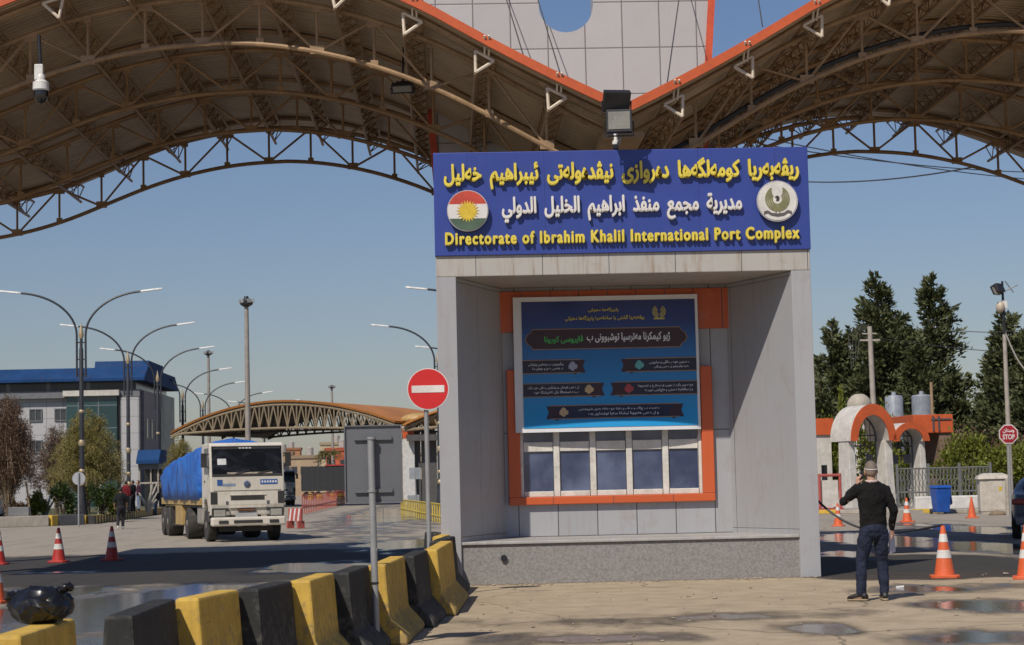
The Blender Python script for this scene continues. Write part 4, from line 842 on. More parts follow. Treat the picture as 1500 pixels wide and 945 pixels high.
PB = M('lamp_pole_dark', (.028, .03, .038), .5); LUM = M('lamp_head_white', (.66, .65, .63), .4); GLD = M('lamp_gold_ring', (.42, .33, .20), .4, metal=.3)
def street_lamp(name, label, loc, rz=0, arms=(-1, 1), src=[None]):
    if src[0] is not None and arms == (-1, 1): return dup(src[0], loc, rz, label)
    t = thing(name, label, 'street lamp', loc, rz, 'double armed street lamps')
    MB().lathe([(.30, 0), (.30, .2), (.2, 1.0), (.13, 1.5), (.12, 4.), (.105, 8.4), (.075, 8.5), (.075, 8.95)], n=16).build('pole', PB, t, smooth=True)
    for z, r_, h in ((1.55, .19, .25), (2.2, .16, .2), (3.55, .17, .3), (5.2, .14, .18)): MB().lathe([(r_*.8, z), (r_, z+h*.3), (r_, z+h*.6), (r_*.75, z+h)], n=16).build('ring', GLD, t, smooth=True)
    MB().lathe([(.08, 8.95), (.13, 9.1), (.11, 9.3), (.05, 9.55), (.01, 9.75)], n=12).build('finial', GLD, t, smooth=True)
    for s in arms:
        pts = [(s*.22, 0, 7.0), (s*.22, 0, 9.1)]
        for a in np.linspace(0, 1, 16)[1:]:
            th = a*PI/2*.93; pts.append((s*(.22+3.1*(1-math.cos(th))), 0, 9.1+2.2*math.sin(th)))
        ex_, ez_ = pts[-1][0], pts[-1][2]; tx, tz = pts[-1][0]-pts[-2][0], pts[-1][2]-pts[-2][2]; L = math.hypot(tx, tz); tx, tz = tx/L, tz/L
        ar = MB().path(pts, .055, 8).build('arm', PB, t, smooth=True)
        h = MB(); rings = []
        for k, w in ((0, .07), (.15, .13), (.9, .12), (1.1, .06)): rings.append([(ex_+tx*k, -w, ez_+tz*k-.035), (ex_+tx*k, w, ez_+tz*k-.035), (ex_+tx*k, w*.8, ez_+tz*k+.05), (ex_+tx*k, -w*.8, ez_+tz*k+.05)])
        h.loft(rings).build('lamp_head', LUM, ar, bevel=.015)
    for z in (7.15, 7.9, 8.75): MB().tube((-.24, 0, z), (.24, 0, z), .03, n=6).build('clamp_bar', PB, t)
    if arms == (-1, 1): src[0] = t
    return t
LD = [(120, 100, 'nearest and tallest, rising from the willow bush'), (188.5, 121, 'second in the row, before the office block corner'), (232, 142, 'third in the row, before the glazed office end'),
      (268.5, 163, 'fourth in the row, beyond the tarpaulin load'), (298, 184, 'fifth in the row, against the far canopy edge'), (343, 205, 'sixth in the row, standing before the far canopy'), (388, 226, 'farthest of the row, over the lorry cab')]
for px, d, w in LD: p = at(px, 700, d); street_lamp('street_lamp', 'dark double armed street lamp '+w, (p.x, p.y, .3 if d < 150 else 0), R(2))
for px, py, d, w in ((719, 418, 99, 'arm tip highest beside the booth edge'), (645, 474, 122, 'one arm curving over the no entry sign'), (695, 506, 142, 'arm tip lowest beside the booth edge')):
    p = at(px, 700, d); street_lamp('street_lamp', 'dark street lamp mostly hidden by the booth, '+w, (p.x, p.y, (0, 0, 0)[0]), R(2))
def mast(label, px, ptop, d, r=.13):
    p = at(px, 700, d); H = at(px, ptop, d).z; t = thing('high_mast_light', label, 'mast', (p.x, p.y, 0), 0, 'tall floodlight masts')
    MB().lathe([(r*1.25, 0), (r*.8, H-.4)], n=14).build('pole', M('mast_grey', (.27, .24, .21), .55), t, smooth=True)
    s = r/.13; MB().lathe([(.12*s, H-.55), (.32*s, H-.42), (.33*s, H-.3), (.15*s, H-.2), (.1*s, H)], n=14).build('head_ring', BLK, t, smooth=True)
    for k in range(6): a = PI*2*k/6; MB().box((.3*s*math.cos(a), .3*s*math.sin(a), H-.25), (.16*s, .16*s, .2*s), rz=a).build('lamp', GRYM, t)
mast('tall grey floodlight mast rising behind the lorry cab', 364, 434, 100)
mast('slim floodlight mast between the street lamps', 307, 513, 200, .16); mast('farthest thin floodlight mast above the orange canopy', 488, 564, 300, .2)

# office block with blue roof
OW = panel_mat('office_panel', (.40, .395, .40), 1.25, 1.25, groove=.05, off=(.3, .4), gcol=(.24, .24, .25), var=.05, dirt=.1, streak=.1); OB = M('office_blue', (.014, .050, .145), .8, dirt=.2, vs=.6, spec=.15); OGY = M('office_grey', (.14, .145, .16), .6)
OGL = panel_mat('office_glass', (.020, .055, .060), 1.5, 1.7, groove=.08, off=(.2, .5), gcol=(.13, .15, .15), var=.6, dirt=0, streak=0, rough=.15, spec=.7); ODK = panel_mat('office_dark_glass', (.022, .022, .024), 3.0, 30, groove=.3, off=(.5, 1), gcol=(.13, .13, .14), rough=.2, dirt=0, streak=0)
D = 150; c0 = at(205, 700, D); ob = thing('office_block', 'long office block with a blue metal roof, white tiled walls and dark glazing', 'building', (c0.x, D, 0))
zf = lambda py: at(100, py, D).z+.0; xf = lambda px: at(px, 640, D).x-c0.x
zt, zc, zw = zf(547), zf(560), zf(583)
MB().bx(-45, 0, .5, 17, 0, zw).build('wall', OW, ob); MB().bx(-45, .02, .0, 17, zw-.0, zw+.55).build('cornice', OGY, ob)
MB().bx(-45, -.3, .4, 16.6, zw+.55, zc).build('clerestory', ODK, ob)
rf = MB(); rf.prism([(-.6, zc), (-.6, zc+.25), (1.2, zt+.45), (16, zt+.45), (17.8, zc+.25), (17.8, zc)], -46, .5, 'x'); rf.build('roof', OB, ob, bevel=.03)
MB().prism([(2, zt+.4), (2.3, zt+1.0), (10, zt+1.0), (10, zt+.4)], xf(132), xf(212), 'x').build('upper_roof', OB, ob)
MB().bx(xf(98), xf(172), -.15, .5, 0, zf(581)).build('glass_bay', OGL, ob); MB().bx(xf(98)-.2, xf(172)+.2, -.5, .6, zf(581), zf(573)).build('bay_lintel', M('lintel_cream', (.50, .47, .42), .6), ob)
MB().bx(xf(172), xf(178), .1, .5, 0, zw).build('dark_reveal', ODK, ob); MB().bx(xf(178), 0, -.25, .5, 0, zf(584)).build('white_pier', OW, ob)
for px, py in ((50.5, 607), (87.5, 607), (50.5, 653), (14, 607), (-22, 607), (14, 653)):
    x, z = xf(px), zf(py)
    w = MB(); 
    for a in ((-.48, -.4, -.48, .48), (.4, .48, -.48, .48), (-.4, .4, .4, .48), (-.4, .4, -.48, -.4), (-.03, .03, -.4, .4)): w.bx(x+a[0], x+a[1], .40, .52, z+a[2], z+a[3])
    wo = w.build('window', OGY, ob); MB().bx(x-.4, x+.4, .46, .49, z-.4, z+.4).build('pane', M('office_pane', (.05, .055, .06), .15), wo)
SG = panel_mat('office_side_glass', (.030, .052, .075), 2.0, 1.6, groove=.1, off=(0, .3), gcol=(.04, .05, .06), var=.5, dirt=0, streak=0, rough=.35, spec=.25)
MB().bx(.0, .25, .6, 8.9, 0, zw+.5).build('end_wall_grey', OGY, ob); MB().bx(.0, .3, 8.95, 16.9, 0, zw+.6).build('end_glazing', SG, ob)
for y in (2, 4.4, 6.8):
    for z in (5.5, 2.2): MB().bx(.25, .29, y-.35, y+.35, z, z+1.5).build('end_window', M('office_pane', (0, 0, 0)), ob)
ec = thing('entrance_porch', 'small entrance porch with a blue sloping roof beside the office block', 'porch', (at(219, 690, 140).x, 140, 0))
zp = at(219, 672, 140).z
MB().prism([(-.9, zp-.1), (-.9, zp+.15), (.0, zp+.95), (3, zp+.95), (3, zp-.1)], -1.1, 1.1, 'x').build('roof', OB, ec); ec.scale = (.72, 1, .93); MB().bx(-1.0, 1.0, -.5, 2.9, zp-.5, zp-.102).build('lintel', OGY, ec)
MB().bx(-1, 1, 2.5, 2.9, 0, zp-.5).build('wall', ODK, ec)
for x in (-.9, .9, .2): MB().bx(x-.06, x+.06, -.4, -.28, 0, zp-.5).build('post', KG, ec)
MB().bx(-.9, .9, -.42, -.26, zp-1.6, zp-1.48).build('rail', KG, ec)

# round sign seen from behind
p = at(115, 700, 90); p.z = 0; rs = thing('round_sign', 'plain grey back of a round road sign on a thin post by the low wall', 'sign', (p.x, p.y, 0)); zc_ = at(115, 701, p.y).z
MB().tube((0, 0, 0), (0, 0, zc_+.25), .04, n=10).build('post', GRYM, rs, smooth=True); MB().prism(disc_poly(0, zc_, .29), .045, .06).build('disc', M('sign_back', (.34, .35, .37), .4), rs)

# far toll canopy
FC = M('far_canopy_orange', (.42, .165, .035), .55, dirt=.2, vs=.5); FT = M('far_canopy_steel', (.25, .195, .125), .6); FD = M('far_canopy_dark', (.05, .04, .032), .7)
D = 150; fw, fz_ = at(412, 600, D).x, lambda py: at(412, py, D).z
fcn = thing('toll_canopy', 'far arched toll canopy with an orange roof over cream lattice trusses', 'canopy', (fw, D, 0)); U0 = at(250, 640, D).x-fw; U1 = at(578, 622, D).x-fw
pk = fz_(589)
zroof = lambda u: pk-(u/abs(U0))**2*(pk-fz_(632)) if u < 0 else pk-(u/U1)**2*(pk-fz_(623)); zbot = lambda u: fz_(627)-.9*(u/9)**2*.45
us = np.linspace(U0, U1, 40); SKX, SKY = 6., 14.
s = MB(); s.loft([[(u, 0, zroof(u)), (u+SKX, SKY, zroof(u)+.0), (u+SKX, SKY, zroof(u)+.1), (u, -.05, zroof(u)+.16)] for u in us]); s.build('roof_sheet', FC, fcn)
und = MB(); und.loft([[(u, .05, zroof(u)-.1), (u+SKX, SKY, zroof(u)-.15), (u+SKX, SKY, zroof(u)-.1), (u, .05, zroof(u)-.03)] for u in us]); und.build('soffit', FD, fcn)
for k in range(3):
    f = k/2; b = MB(); off = lambda u: (u+SKX*f, SKY*f+.1)
    zt_ = lambda u: zroof(u)-.2+.1*f; zb_ = lambda u: min(zbot(u), zt_(u)-.12)
    b.path([(*off(u), zt_(u)) for u in us], .08, 6); b.path([(*off(u), zb_(u)) for u in us], .09, 6); nn = 24
    for i in range(nn):
        a, c, e = [U0+(U1-U0)*(i+q)/nn for q in (0, .5, 1)]
        b.tube((*off(a), zt_(a)), (*off(c), zb_(c)), .055, n=5); b.tube((*off(c), zb_(c)), (*off(e), zt_(e)), .055, n=5); b.tube((*off(c), zb_(c)), (*off(c), zt_(c)), .055, n=5)
    b.build('arch_truss', FT if k == 0 else FD, fcn)
MB().bx(-.45, .45, 0, 1, 0, fz_(628)).build('pier', M('pier_white', (.5, .49, .47), .6), fcn, loc=(at(598, 660, D).x-fw, 1, 0)); MB().bx(-.47, .47, -.02, 1.02, fz_(646), fz_(630)).build('pier_cap', ORANGE, fcn, loc=(at(598, 660, D).x-fw, 1, 0))
for px in (258, 330): MB().tube((at(px, 660, D).x-fw, 3, 0), (at(px, 660, D).x-fw, 3, fz_(640)), .22, n=10).build('pier', FT, fcn)
sk = MB(); vx = at(572, 625, D).x-fw; sk.ell((vx+2.2, 2., fz_(628)+.55), (1.5, 1.2, .5)); sk.build('roof_light', M('skylight', (.40, .26, .1), .5), fcn, smooth='all')
D2 = 150; f2 = thing('toll_canopy', 'second bay of the far toll canopy, its trusses half hidden by the booth', 'canopy', (at(590, 640, D2).x, D2+.5, 0))
b = MB(); zz = lambda u: fz_(628)+1.75*(1-((u-7.5)/7.5)**2); us = np.linspace(0, 15, 24)
b.path([(u, 0, zz(u)-.2) for u in us], .09, 6); b.path([(u, 0, fz_(634)+.5*(u/7.5)-.0*u) if u < 7.5 else (u, 0, fz_(634)+.5*(15-u)/7.5) for u in us], .12, 6)
for i in range(14):
    a, c = i*15/14+.2, (i+.5)*15/14; zq = lambda u: fz_(634)+.5*(min(u, 15-u)/7.5); b.tube((a, 0, zz(a)-.2), (c, 0, zq(c)), .07, n=5); b.tube((c, 0, zq(c)), (min(14.9, a+1.07), 0, zz(min(14.9, a+1.07))-.2), .07, n=5)
b.build('arch_truss', FT, f2)
MB().loft([[(u, -.4, zz(u)), (u+3, 14, zz(u)+.6), (u+3, 14, zz(u)+.75), (u, -.4, zz(u)+.15)] for u in us]).build('roof_sheet', FC, f2)
for px in (610, 622, 634, 646): x = at(px, 660, D2).x-f2.location.x; MB().bx(x-.28, x+.28, 1, 1.6, 0, fz_(636)).build('pier', M('pier_dark', (.07, .068, .066), .7), f2)
MB().bx(.6, 3.4, 2.5, 3.2, 0, 1.9).build('booth_box', M('booth_grey', (.12, .12, .13), .6), f2); MB().bx(.3, 8, -.3, .3, fz_(650), fz_(641)).build('beam', M('pier_dark', (0, 0, 0)), f2)
MB().bx(.9, 2.3, .35, .9, fz_(650), fz_(640)).build('red_board', ORANGE, f2)

# distant houses, dark container, barrels
def house(px0, px1, ptop, pbase, d, col, label, win=3, cat='house'):
    a, c = at(px0, pbase, d), at(px1, pbase, d); W_ = c.x-a.x; H = at(px0, ptop, d).z
    t = thing('distant_house', label, cat, (a.x, d, 0), 0, 'flat roofed houses in the distance'); MB().bx(0, W_, 0, W_*.7, 0, H).build('wall', M('house_'+str(col), col, .8, dirt=.3, vs=.4), t)
    MB().bx(-.2, W_+.2, -.2, W_*.7+.2, H, H+.5).build('parapet', M('house_parapet_'+str(col), tuple(x*.7 for x in col), .8), t)
    for i in range(win):
        x = W_*(i+.5)/win; MB().bx(x-.5, x+.5, -.04, .1, H-2.6, H-1.3).build('window', M('house_pane', (.05, .05, .06), .2), t)
    MB().lathe([(.6, H+.5), (.6, H+1.7), (.1, H+1.9)], (W_*.7, W_*.3, 0), 10).build('water_tank', M('tank_pale', (.36, .33, .3), .6), t); return t
house(380, 428, 667, 700, 330, (.34, .24, .14), 'ochre flat roofed house beside the lorry roof'); house(424, 466, 672, 700, 320, (.36, .26, .17), 'pale brown low house behind the dark container')
house(470, 503, 652, 700, 360, (.42, .34, .22), 'cream taller house beside the grey sign board'); house(478, 512, 661, 700, 300, (.44, .09, .04), 'house front with a red awning colour beside the grey sign board', 2)
house(395, 440, 660, 700, 420, (.36, .16, .08), 'red brown house roof farthest behind the lorry'); house(505, 560, 665, 700, 380, (.34, .25, .17), 'tan house partly behind the grey sign board'); house(560, 640, 668, 700, 400, (.36, .28, .2), 'wide tan house beyond the toll piers', 5)
p0, p1 = gp(440, 722), gp(507, 720)
ct = thing('dark_trailer', 'long black sided trailer parked beyond the red fence', 'trailer', (p0.x, 240, 0)); Wt = at(505, 700, 240).x-at(441, 700, 240).x; Ht = at(470, 683, 240).z
MB().bx(0, Wt, 0, 2.4, .95, Ht).build('body', M('trailer_black', (.022, .022, .025), .6), ct, bevel=.03); ct.location.x = at(441, 700, 240).x
for k in range(7): MB().bx(Wt*k/7+.1, Wt*k/7+.15, -.03, -.001, 1.0, Ht-.05).build('side_post', DRK, ct)
for x in (.6, 1.3, 2.0): wheel(ct, 0, 0, .45, .3).location = (x, .0, 0)
for o in kids(ct):
    if o.name.startswith('wheel'): o.rotation_euler.z = PI/2; o.location.y = .4
MB().bx(Wt*.55, Wt*1.02, -.1, 2.5, Ht+.02, Ht+.16).build('red_roof', M('trailer_red', (.35, .03, .03), .6), ct)
YP = M('plastic_yellow', (.52, .36, .03), .5)
for k, px in enumerate((455, 468, 487, 500)):
    t = thing('road_barrel', 'yellow plastic road barrel in front of the dark trailer, '+('nearest the lorry', 'second from the lorry', 'third from the lorry', 'nearest the grey sign board')[k], 'barrel', (at(px, 721, 232).x, 232, 0), 0, 'yellow barrels before the trailer')
    MB().lathe([(.3, 0), (.34, .1), (.3, .3), (.34, .4), (.28, .7), (.12, .78)], n=14).build('drum', YP, t, smooth=True); MB().lathe([(.345, .32), (.345, .38)], n=14).build('band', KB, t)
    if k % 2: t.scale = (1.3, 1.3, .8)
# red railing along the lane and red-white plastic barrier, yellow railing near the booth
RR = M('railing_red', (.38, .085, .065), .6); YR = M('railing_yellow', (.52, .38, .05), .6)
def railing(name, a, b2, n, h, mat, label, r=.03):
    a, b2 = Vector((a.x, a.y, 0)), Vector((b2.x, b2.y, 0)); t = thing(name, label, 'railing', a); d = b2-a
    for z in (h*.35, h): MB().tube((0, 0, z), d+Vector((0, 0, z)), r, n=6).build('rail', mat, t)
    for i in range(n): p = d*(i/(n-1)); MB().tube(p, p+Vector((0, 0, h)), r*.9, n=6).build('baluster', mat, t)
    return t
railing('road_railing', gp(443, 754), gp(506, 738), 34, 1.1, RR, 'faded red railing running along the lane behind the lorry', .038)
railing('road_railing', gp(588, 752), gp(652, 768), 24, .75, YR, 'yellow railing on the lane side beside the booth', .035)
pb = thing('plastic_barrier', 'red and white striped barrier board leaning just beyond the lorry', 'barrier', gp(433, 774), R(-50)); pb.scale = (.75, .75, .8)
MB().bx(-.55, .55, -.05, .05, .35, .95).build('board', RR, pb)
for k in range(3): MB().prism([(-.5+k*.36, .36), (-.38+k*.36, .36), (-.24+k*.36, .94), (-.36+k*.36, .94)], -.056, -.0505).build('stripe', SHEETW, pb)
for x in (-.45, .45): MB().bx(x-.06, x+.06, -.2, .2, 0, .345).build('foot', RR, pb)
# small roadside pieces between the far piers and the booth
p = gp(610, 742); sg_ = thing('small_road_sign', 'small pale square sign on a leaning post beyond the no entry sign', 'sign', p); MB().tube((0, 0, 0), (-.06, 0, 2.6), .05, n=8).build('post', GRYM, sg_); MB().bx(-.45, .35, -.03, -.005, 1.9, 2.7).build('plate', M('sign_pale', (.25, .27, .29), .5), sg_)
p = gp(608, 740); bl_ = thing('concrete_block', 'grey concrete block on the far lane beside the small square sign', 'block', p); MB().bx(-.55, .35, .2, .9, 0, .75).build('block', M('block_grey', (.24, .25, .26), .8), bl_, bevel=.05)
p = gp(643, 738); pp_ = thing('pipe_roll', 'tan roll of pipes lying beyond the yellow railing', 'pipe', p); 
for k in range(3): MB().tube((-.8, .2+k*.02, .3+.38*k), (1.5, .2+k*.02, .3+.38*k), .18, n=12).build('pipe', M('pipe_tan', (.3, .23, .15), .7), pp_, smooth=True)
# white vehicle flank cut by the picture edge
pv = gp(-14, 768); vh = thing('parked_van', 'pale grey van end cut by the picture edge beside the dry bush', 'van', (pv.x-.9, pv.y, 0), R(4))
MB().prism([(0, .45), (0, 1.9), (.25, 2.9), (4.6, 2.9), (4.8, 2.6), (4.8, .45)], -.95, .95, 'x').build('body', M('van_grey', (.42, .43, .45), .4), vh, bevel=.06)
MB().prism([(-.012, 1.95), (.22, 2.8), (.26, 2.8), (.03, 1.95)], -.85, .85, 'x').build('rear_window', GLS, vh)
for x in (-.85, .85):
    for y in (1., 3.8): wheel(vh, x, y, .36, .2)
    MB().bx(x-.09, x+.09, -.02, -.001, 1.1, 1.6).build('tail_light', M('tail_red', (.3, .02, .02), .3), vh)
MB().bx(-.97, .97, -.08, .1, .4, .62).build('bumper', DRK, vh, bevel=.03)
# ------------------------------------------------------------------ far side of the forecourt: gate, fence, kerb, cabinet, bin, signs, car
GW = M('gate_white', (.52, .49, .45), .7, dirt=.35, dirtcol=(.3, .27, .23), streak=.3); IRON = M('iron_grey', (.07, .075, .085), .5)
DG = 84.
def gate_x(px): return at(px, 660, DG).x
gt = thing('arched_gate', 'white double arched gateway with orange rims and grey iron gates', 'gate', (gate_x(1247), DG, 0), R(20))
def arch(x0, x1, zs, ztop, par, dep=1.0, thick=.42):
    cx, ro = (x0+x1)/2, (x1-x0)/2; ri = ro-thick; sc_ = (ztop-zs)/ro; A = np.linspace(0, PI, 25); m = MB()
    rings = [[(cx+ro*math.cos(a), 0, zs+ro*sc_*math.sin(a)), (cx+ro*math.cos(a), dep, zs+ro*sc_*math.sin(a)), (cx+ri*math.cos(a), dep, zs+ri*sc_*math.sin(a)), (cx+ri*math.cos(a), 0, zs+ri*sc_*math.sin(a))] for a in A]
    m.loft(rings).build('arch_body', GW, par, smooth=True)
    m = MB(); rings = [[(cx+(ro+.02)*math.cos(a), -.07, zs+(ro+.02)*sc_*math.sin(a)), (cx+(ro+.02)*math.cos(a), -.003, zs+(ro+.02)*sc_*math.sin(a)), (cx+(ri-.02)*math.cos(a), -.003, zs+(ri-.02)*sc_*math.sin(a)), (cx+(ri-.02)*math.cos(a), -.07, zs+(ri-.02)*sc_*math.sin(a))] for a in A]
    m.loft(rings).build('arch_rim', ORANGE, par, smooth=True)
    g = MB(); rr_ = ri-.03
    g.path([(cx+rr_*math.cos(a), dep*.6, zs+rr_*sc_*math.sin(a)) for a in A], .035, 6)
    for x in np.linspace(cx-rr_+.04, cx+rr_-.04, 7):
        zt2 = zs+sc_*math.sqrt(max(0, rr_**2-(x-cx)**2)); g.tube((x, dep*.6, zs-.2 if abs(x-cx) > .1 else .15), (x, dep*.6, zt2), .018, n=5)
    for z in (zs-.2, zs+.25, .9): g.tube((cx-rr_, dep*.6, z), (cx+rr_, dep*.6, z), .03, n=5)
    for s in (-1, 1):
        for z0 in (.15, 1.0): g.path([(cx+s*rr_*.5+.22*math.cos(t), dep*.6, z0+.35+.3*math.sin(t)) for t in np.linspace(0, 2*PI, 13)], .018, 5)
        g.tube((cx+s*rr_*.96, dep*.6, .1), (cx+s*rr_*.96, dep*.6, zs), .03, n=5); g.box((cx+s*rr_*.55, dep*.6, zs-.75), (.35, .02, .4))
    g.build('iron_gate', IRON, par, smooth=True)
z1 = at(1280, 592, DG).z; zs1 = at(1250, 646, DG).z; x1a, x1b = 0, (gate_x(1318)-gate_x(1247))/.94; x2b = (gate_x(1372)-gate_x(1247))/.94
arch(x1a, x1b, zs1, z1, gt, 1.7, .30); arch(x1b-.12, x2b, zs1-.05, at(1345, 618, DG).z, gt, 1.4, .27)
for x, w in ((x1a+.02, .34), (x1b-.36, .38), (x2b-.30, .30)):
    m = MB(); m.loft([[(x-.04, .12, 0), (x-.04, 1.2, 0), (x+w+.02, 1.2, 0), (x+w+.02, .12, 0)], [(x, .2, 1.3), (x, 1.15, 1.3), (x+w, 1.15, 1.3), (x+w, .2, 1.3)], [(x+.02, .3, zs1), (x+.02, 1.1, zs1), (x+w, 1.1, zs1), (x+w, .3, zs1)]])
    m.build('pier', GW, gt, bevel=.03)
# low guardhouse walls with orange parapet
gh = thing('guardhouse', 'low white guardhouse with an orange parapet behind the gate', 'building', (at(1196, 620, DG+3).x, DG+3, 0), R(4))
zz = lambda px, py, d=DG+3: at(px, py, d).z
wL = gate_x(1216)-gate_x(1196)
MB().bx(-2.5, wL+.05, 0, 4, 0, zz(1205, 637)).build('wall', GW, gh); MB().bx(-2.6, wL+.15, -.1, 4.1, zz(1205, 637), zz(1205, 613)).build('parapet', ORANGE, gh); MB().bx(.15, .4, -.02, .1, .9, 2.0).build('window', GLS, gh)
gh2 = thing('orange_parapet_wall', 'orange topped wall end with dark bars beyond the smaller arch', 'building', (at(1338, 620, DG+4).x, DG+4, 0), R(6)); wR = (at(1396, 620, DG+4).x-at(1336, 620, DG+4).x)
MB().bx(wR*.66, wR-.1, .1, 3, 0, zz(1370, 634, DG+4)).build('wall', M('wall_brown', (.2, .13, .09), .8, dirt=.5), gh2); MB().bx(0, wR, 0, 3.1, zz(1370, 634, DG+4), zz(1370, 607, DG+4)).build('parapet', ORANGE, gh2, bevel=.02)
for x in (wR*.48, wR*.62): MB().bx(x, x+.06, -.06, -.001, zz(1370, 631, DG+4), zz(1370, 609, DG+4)).build('bar', IRON, gh2)
MB().bx(wR*.45, wR*.95, -.05, -.001, zz(1370, 614, DG+4)-.03, zz(1370, 614, DG+4)+.03).build('bar', IRON, gh2)
# fence along the back, low white wall, kerb
fe = thing('iron_fence', 'grey iron fence with scroll panels between the gate and the cabinet', 'fence', (gate_x(1305), 83, 0), R(3)); fw_ = gate_x(1442)-gate_x(1305); m = MB()
for z in (.75, 1.75): m.tube((0, 0, z), (fw_, 0, z), .035, n=6)
nb_ = 26
for i in range(nb_+1):
    x = fw_*i/nb_; m.tube((x, 0, .55), (x, 0, 1.75), .022, n=5)
    if i < nb_: m.path([(x+fw_/nb_*.5+.055*math.sin(t*2), 0, .78+.95*t/PI/2) for t in np.linspace(0, 2*PI, 13)], .014, 5)
m.build('scroll_panel', M('fence_grey', (.13, .13, .125), .6), fe, smooth=True)
for x in (0, fw_/3, fw_*2/3, fw_): MB().bx(x-.05, x+.05, -.05, .05, 0, 1.95).build('post', M('fence_grey', (0, 0, 0)), fe)
wq = MB().bx(0, gate_x(1437)-gate_x(1343), 0, .35, 0, .62).build('low_white_wall', M('wall_whitewash', (.58, .55, .52), .75, dirt=.35), loc=(at(1343, 740, 79).x, 79.2, 0), bevel=.05); tag(wq, 'low whitewashed wall behind the blue bin', 'wall')
K0, K1 = gp(1186, 751), gp(1500, 750)
kerb('gate_kerb', [gp(1180, 753), gp(1340, 751.5), gp(1480, 752)], .35, .16, [KY, KG, KG], 1.55, 'low yellow and grey kerb along the far pavement by the gate', 'kerb')
pv_ = MB(); P = [gp(1180, 752.5), gp(1480, 751.5), gp(1800, 751.5)]; pv_.prism([(P[0].x, P[0].y+.3), (P[1].x, P[1].y+.3), (P[2].x, P[2].y+.3), (P[2].x, 90), (P[0].x-2, 90)], 0, .13, 'z'); tag(pv_.build('far_pavement', M('pavement', (.27, .25, .22), .85, dirt=.3)), kind='structure')
# red tubular gate
rg = thing('red_tube_gate', 'red tubular barrier gate with a white panel beside the booth pillar', 'gate', gp(1202, 752)); m = MB(); wg = 2.1
for x in (0, .85): m.tube((x, 0, 0), (x, 0, 1.62), .06, n=8)
for z in (.12, 1.55): m.tube((0, 0, z), (.85, 0, z), .06, n=8)
m.build('frame', M('gate_red', (.36, .07, .06), .55), rg); MB().bx(-.35, .78, .08, .12, .25, 1.35).build('panel', GW, rg); MB().bx(-.1, .95, -.06, .1, .0, .22).build('foot', M('gate_red', (0, 0, 0)), rg)
# blue wheelie bin
bc = gp(1379, 753); bn_b = thing('wheelie_bin', 'blue wheeled rubbish bin standing before the low white wall', 'bin', bc, R(8)); BB = M('bin_blue', (.012, .075, .34), .4, dirt=.2)
MB().loft([[(-.24, -.26, .06), (.24, -.26, .06), (.24, .26, .06), (-.24, .26, .06)], [(-.30, -.34, .98), (.30, -.34, .98), (.30, .34, .98), (-.30, .34, .98)]]).build('bin_body', BB, bn_b, bevel=.03)
MB().loft([[(-.33, -.38, .985), (.33, -.38, .985), (.33, .38, .985), (-.33, .38, .985)], [(-.27, -.3, 1.08), (.27, -.3, 1.08), (.27, .33, 1.08), (-.27, .33, 1.08)]]).build('lid', BB, bn_b, bevel=.02)
m = MB(); m.path([(.3, .1, .95), (.42, .12, .8), (.47, .12, .4), (.42, .12, .35)], .045, 8); m.build('handle', BB, bn_b, smooth=True)
for s in (-1, 1): MB().tube((s*.25, .3, .1), (s*.31, .3, .1), .1, n=14).build('wheel', RUB, bn_b)
# pale cabinet
cc = gp(1456, 753); cbn = thing('utility_cabinet', 'pale metal cabinet with a sloped cap beside the parked car', 'cabinet', cc, R(-6)); CM_ = M('cabinet_cream', (.46, .42, .36), .6, dirt=.35, streak=.3)
MB().bx(-.52, .52, -.3, .35, .1, 1.28).build('cabinet_body', CM_, cbn, bevel=.02); MB().loft([[(-.6, -.38, 1.28), (.6, -.38, 1.28), (.6, .42, 1.28), (-.6, .42, 1.28)], [(-.55, -.33, 1.4), (.55, -.33, 1.4), (.55, .37, 1.4), (-.55, .37, 1.4)], [(-.35, -.1, 1.5), (.35, -.1, 1.5), (.35, .1, 1.5), (-.35, .1, 1.5)]]).build('cap', CM_, cbn, bevel=.02)
d_ = MB().bx(-.2, .5, -.312, -.301, .16, 1.24).build('door', CM_, cbn, bevel=.004); MB().bx(.16, .27, -.32, -.313, .85, 1.0).build('sticker', YP, d_); MB().bx(-.5, .5, -.28, .33, 0, .1).build('base', KG, cbn)
tag(MB().lathe([(.34, 0), (.28, .09), (.12, .15), (.01, .17)], n=14).build('sand_heap', M('sand', (.2, .15, .1), .9), loc=gp(1462, 754.5), smooth='all'), 'small brown heap of sand at the foot of the pale cabinet', 'heap')
# STOP sign and tall floodlight pole
p = at(1480, 720, 64); st_ = thing('stop_sign', 'red octagonal stop sign on a steel post near the parked car', 'sign', (p.x, 64, 0)); zc_ = at(1477, 636, 64).z; xo = at(1477, 636, 64).x-p.x
MB().tube((0, .04, 0), (xo, .04, zc_+.2), .045, n=10).build('post', GRYM, st_, smooth=True)
oc = lambda r_: [(xo+r_*math.cos(R(22.5+45*i)), zc_+r_*math.sin(R(22.5+45*i))) for i in range(8)]
pl_ = MB().prism(oc(.335), -.02, 0).build('plate', M('sign_white', (0, 0, 0)), st_); MB().prism(oc(.30), -.026, -.0205).build('red_face', M('stop_red', (.30, .012, .022), .4), pl_)
for s_, x0, x1, z, h, ar in (('STOP', -.20, .20, -.09, .17, False), ('وستان', -.19, .19, .11, .16, True)):
    me = text_mesh(s_, xo+x0, xo+x1, zc_+z, h, .004, .03 if not ar else .03, 1., ar); o = put('lettering', me, M('sign_white', (0, 0, 0)), pl_); o.location.y = -.0285
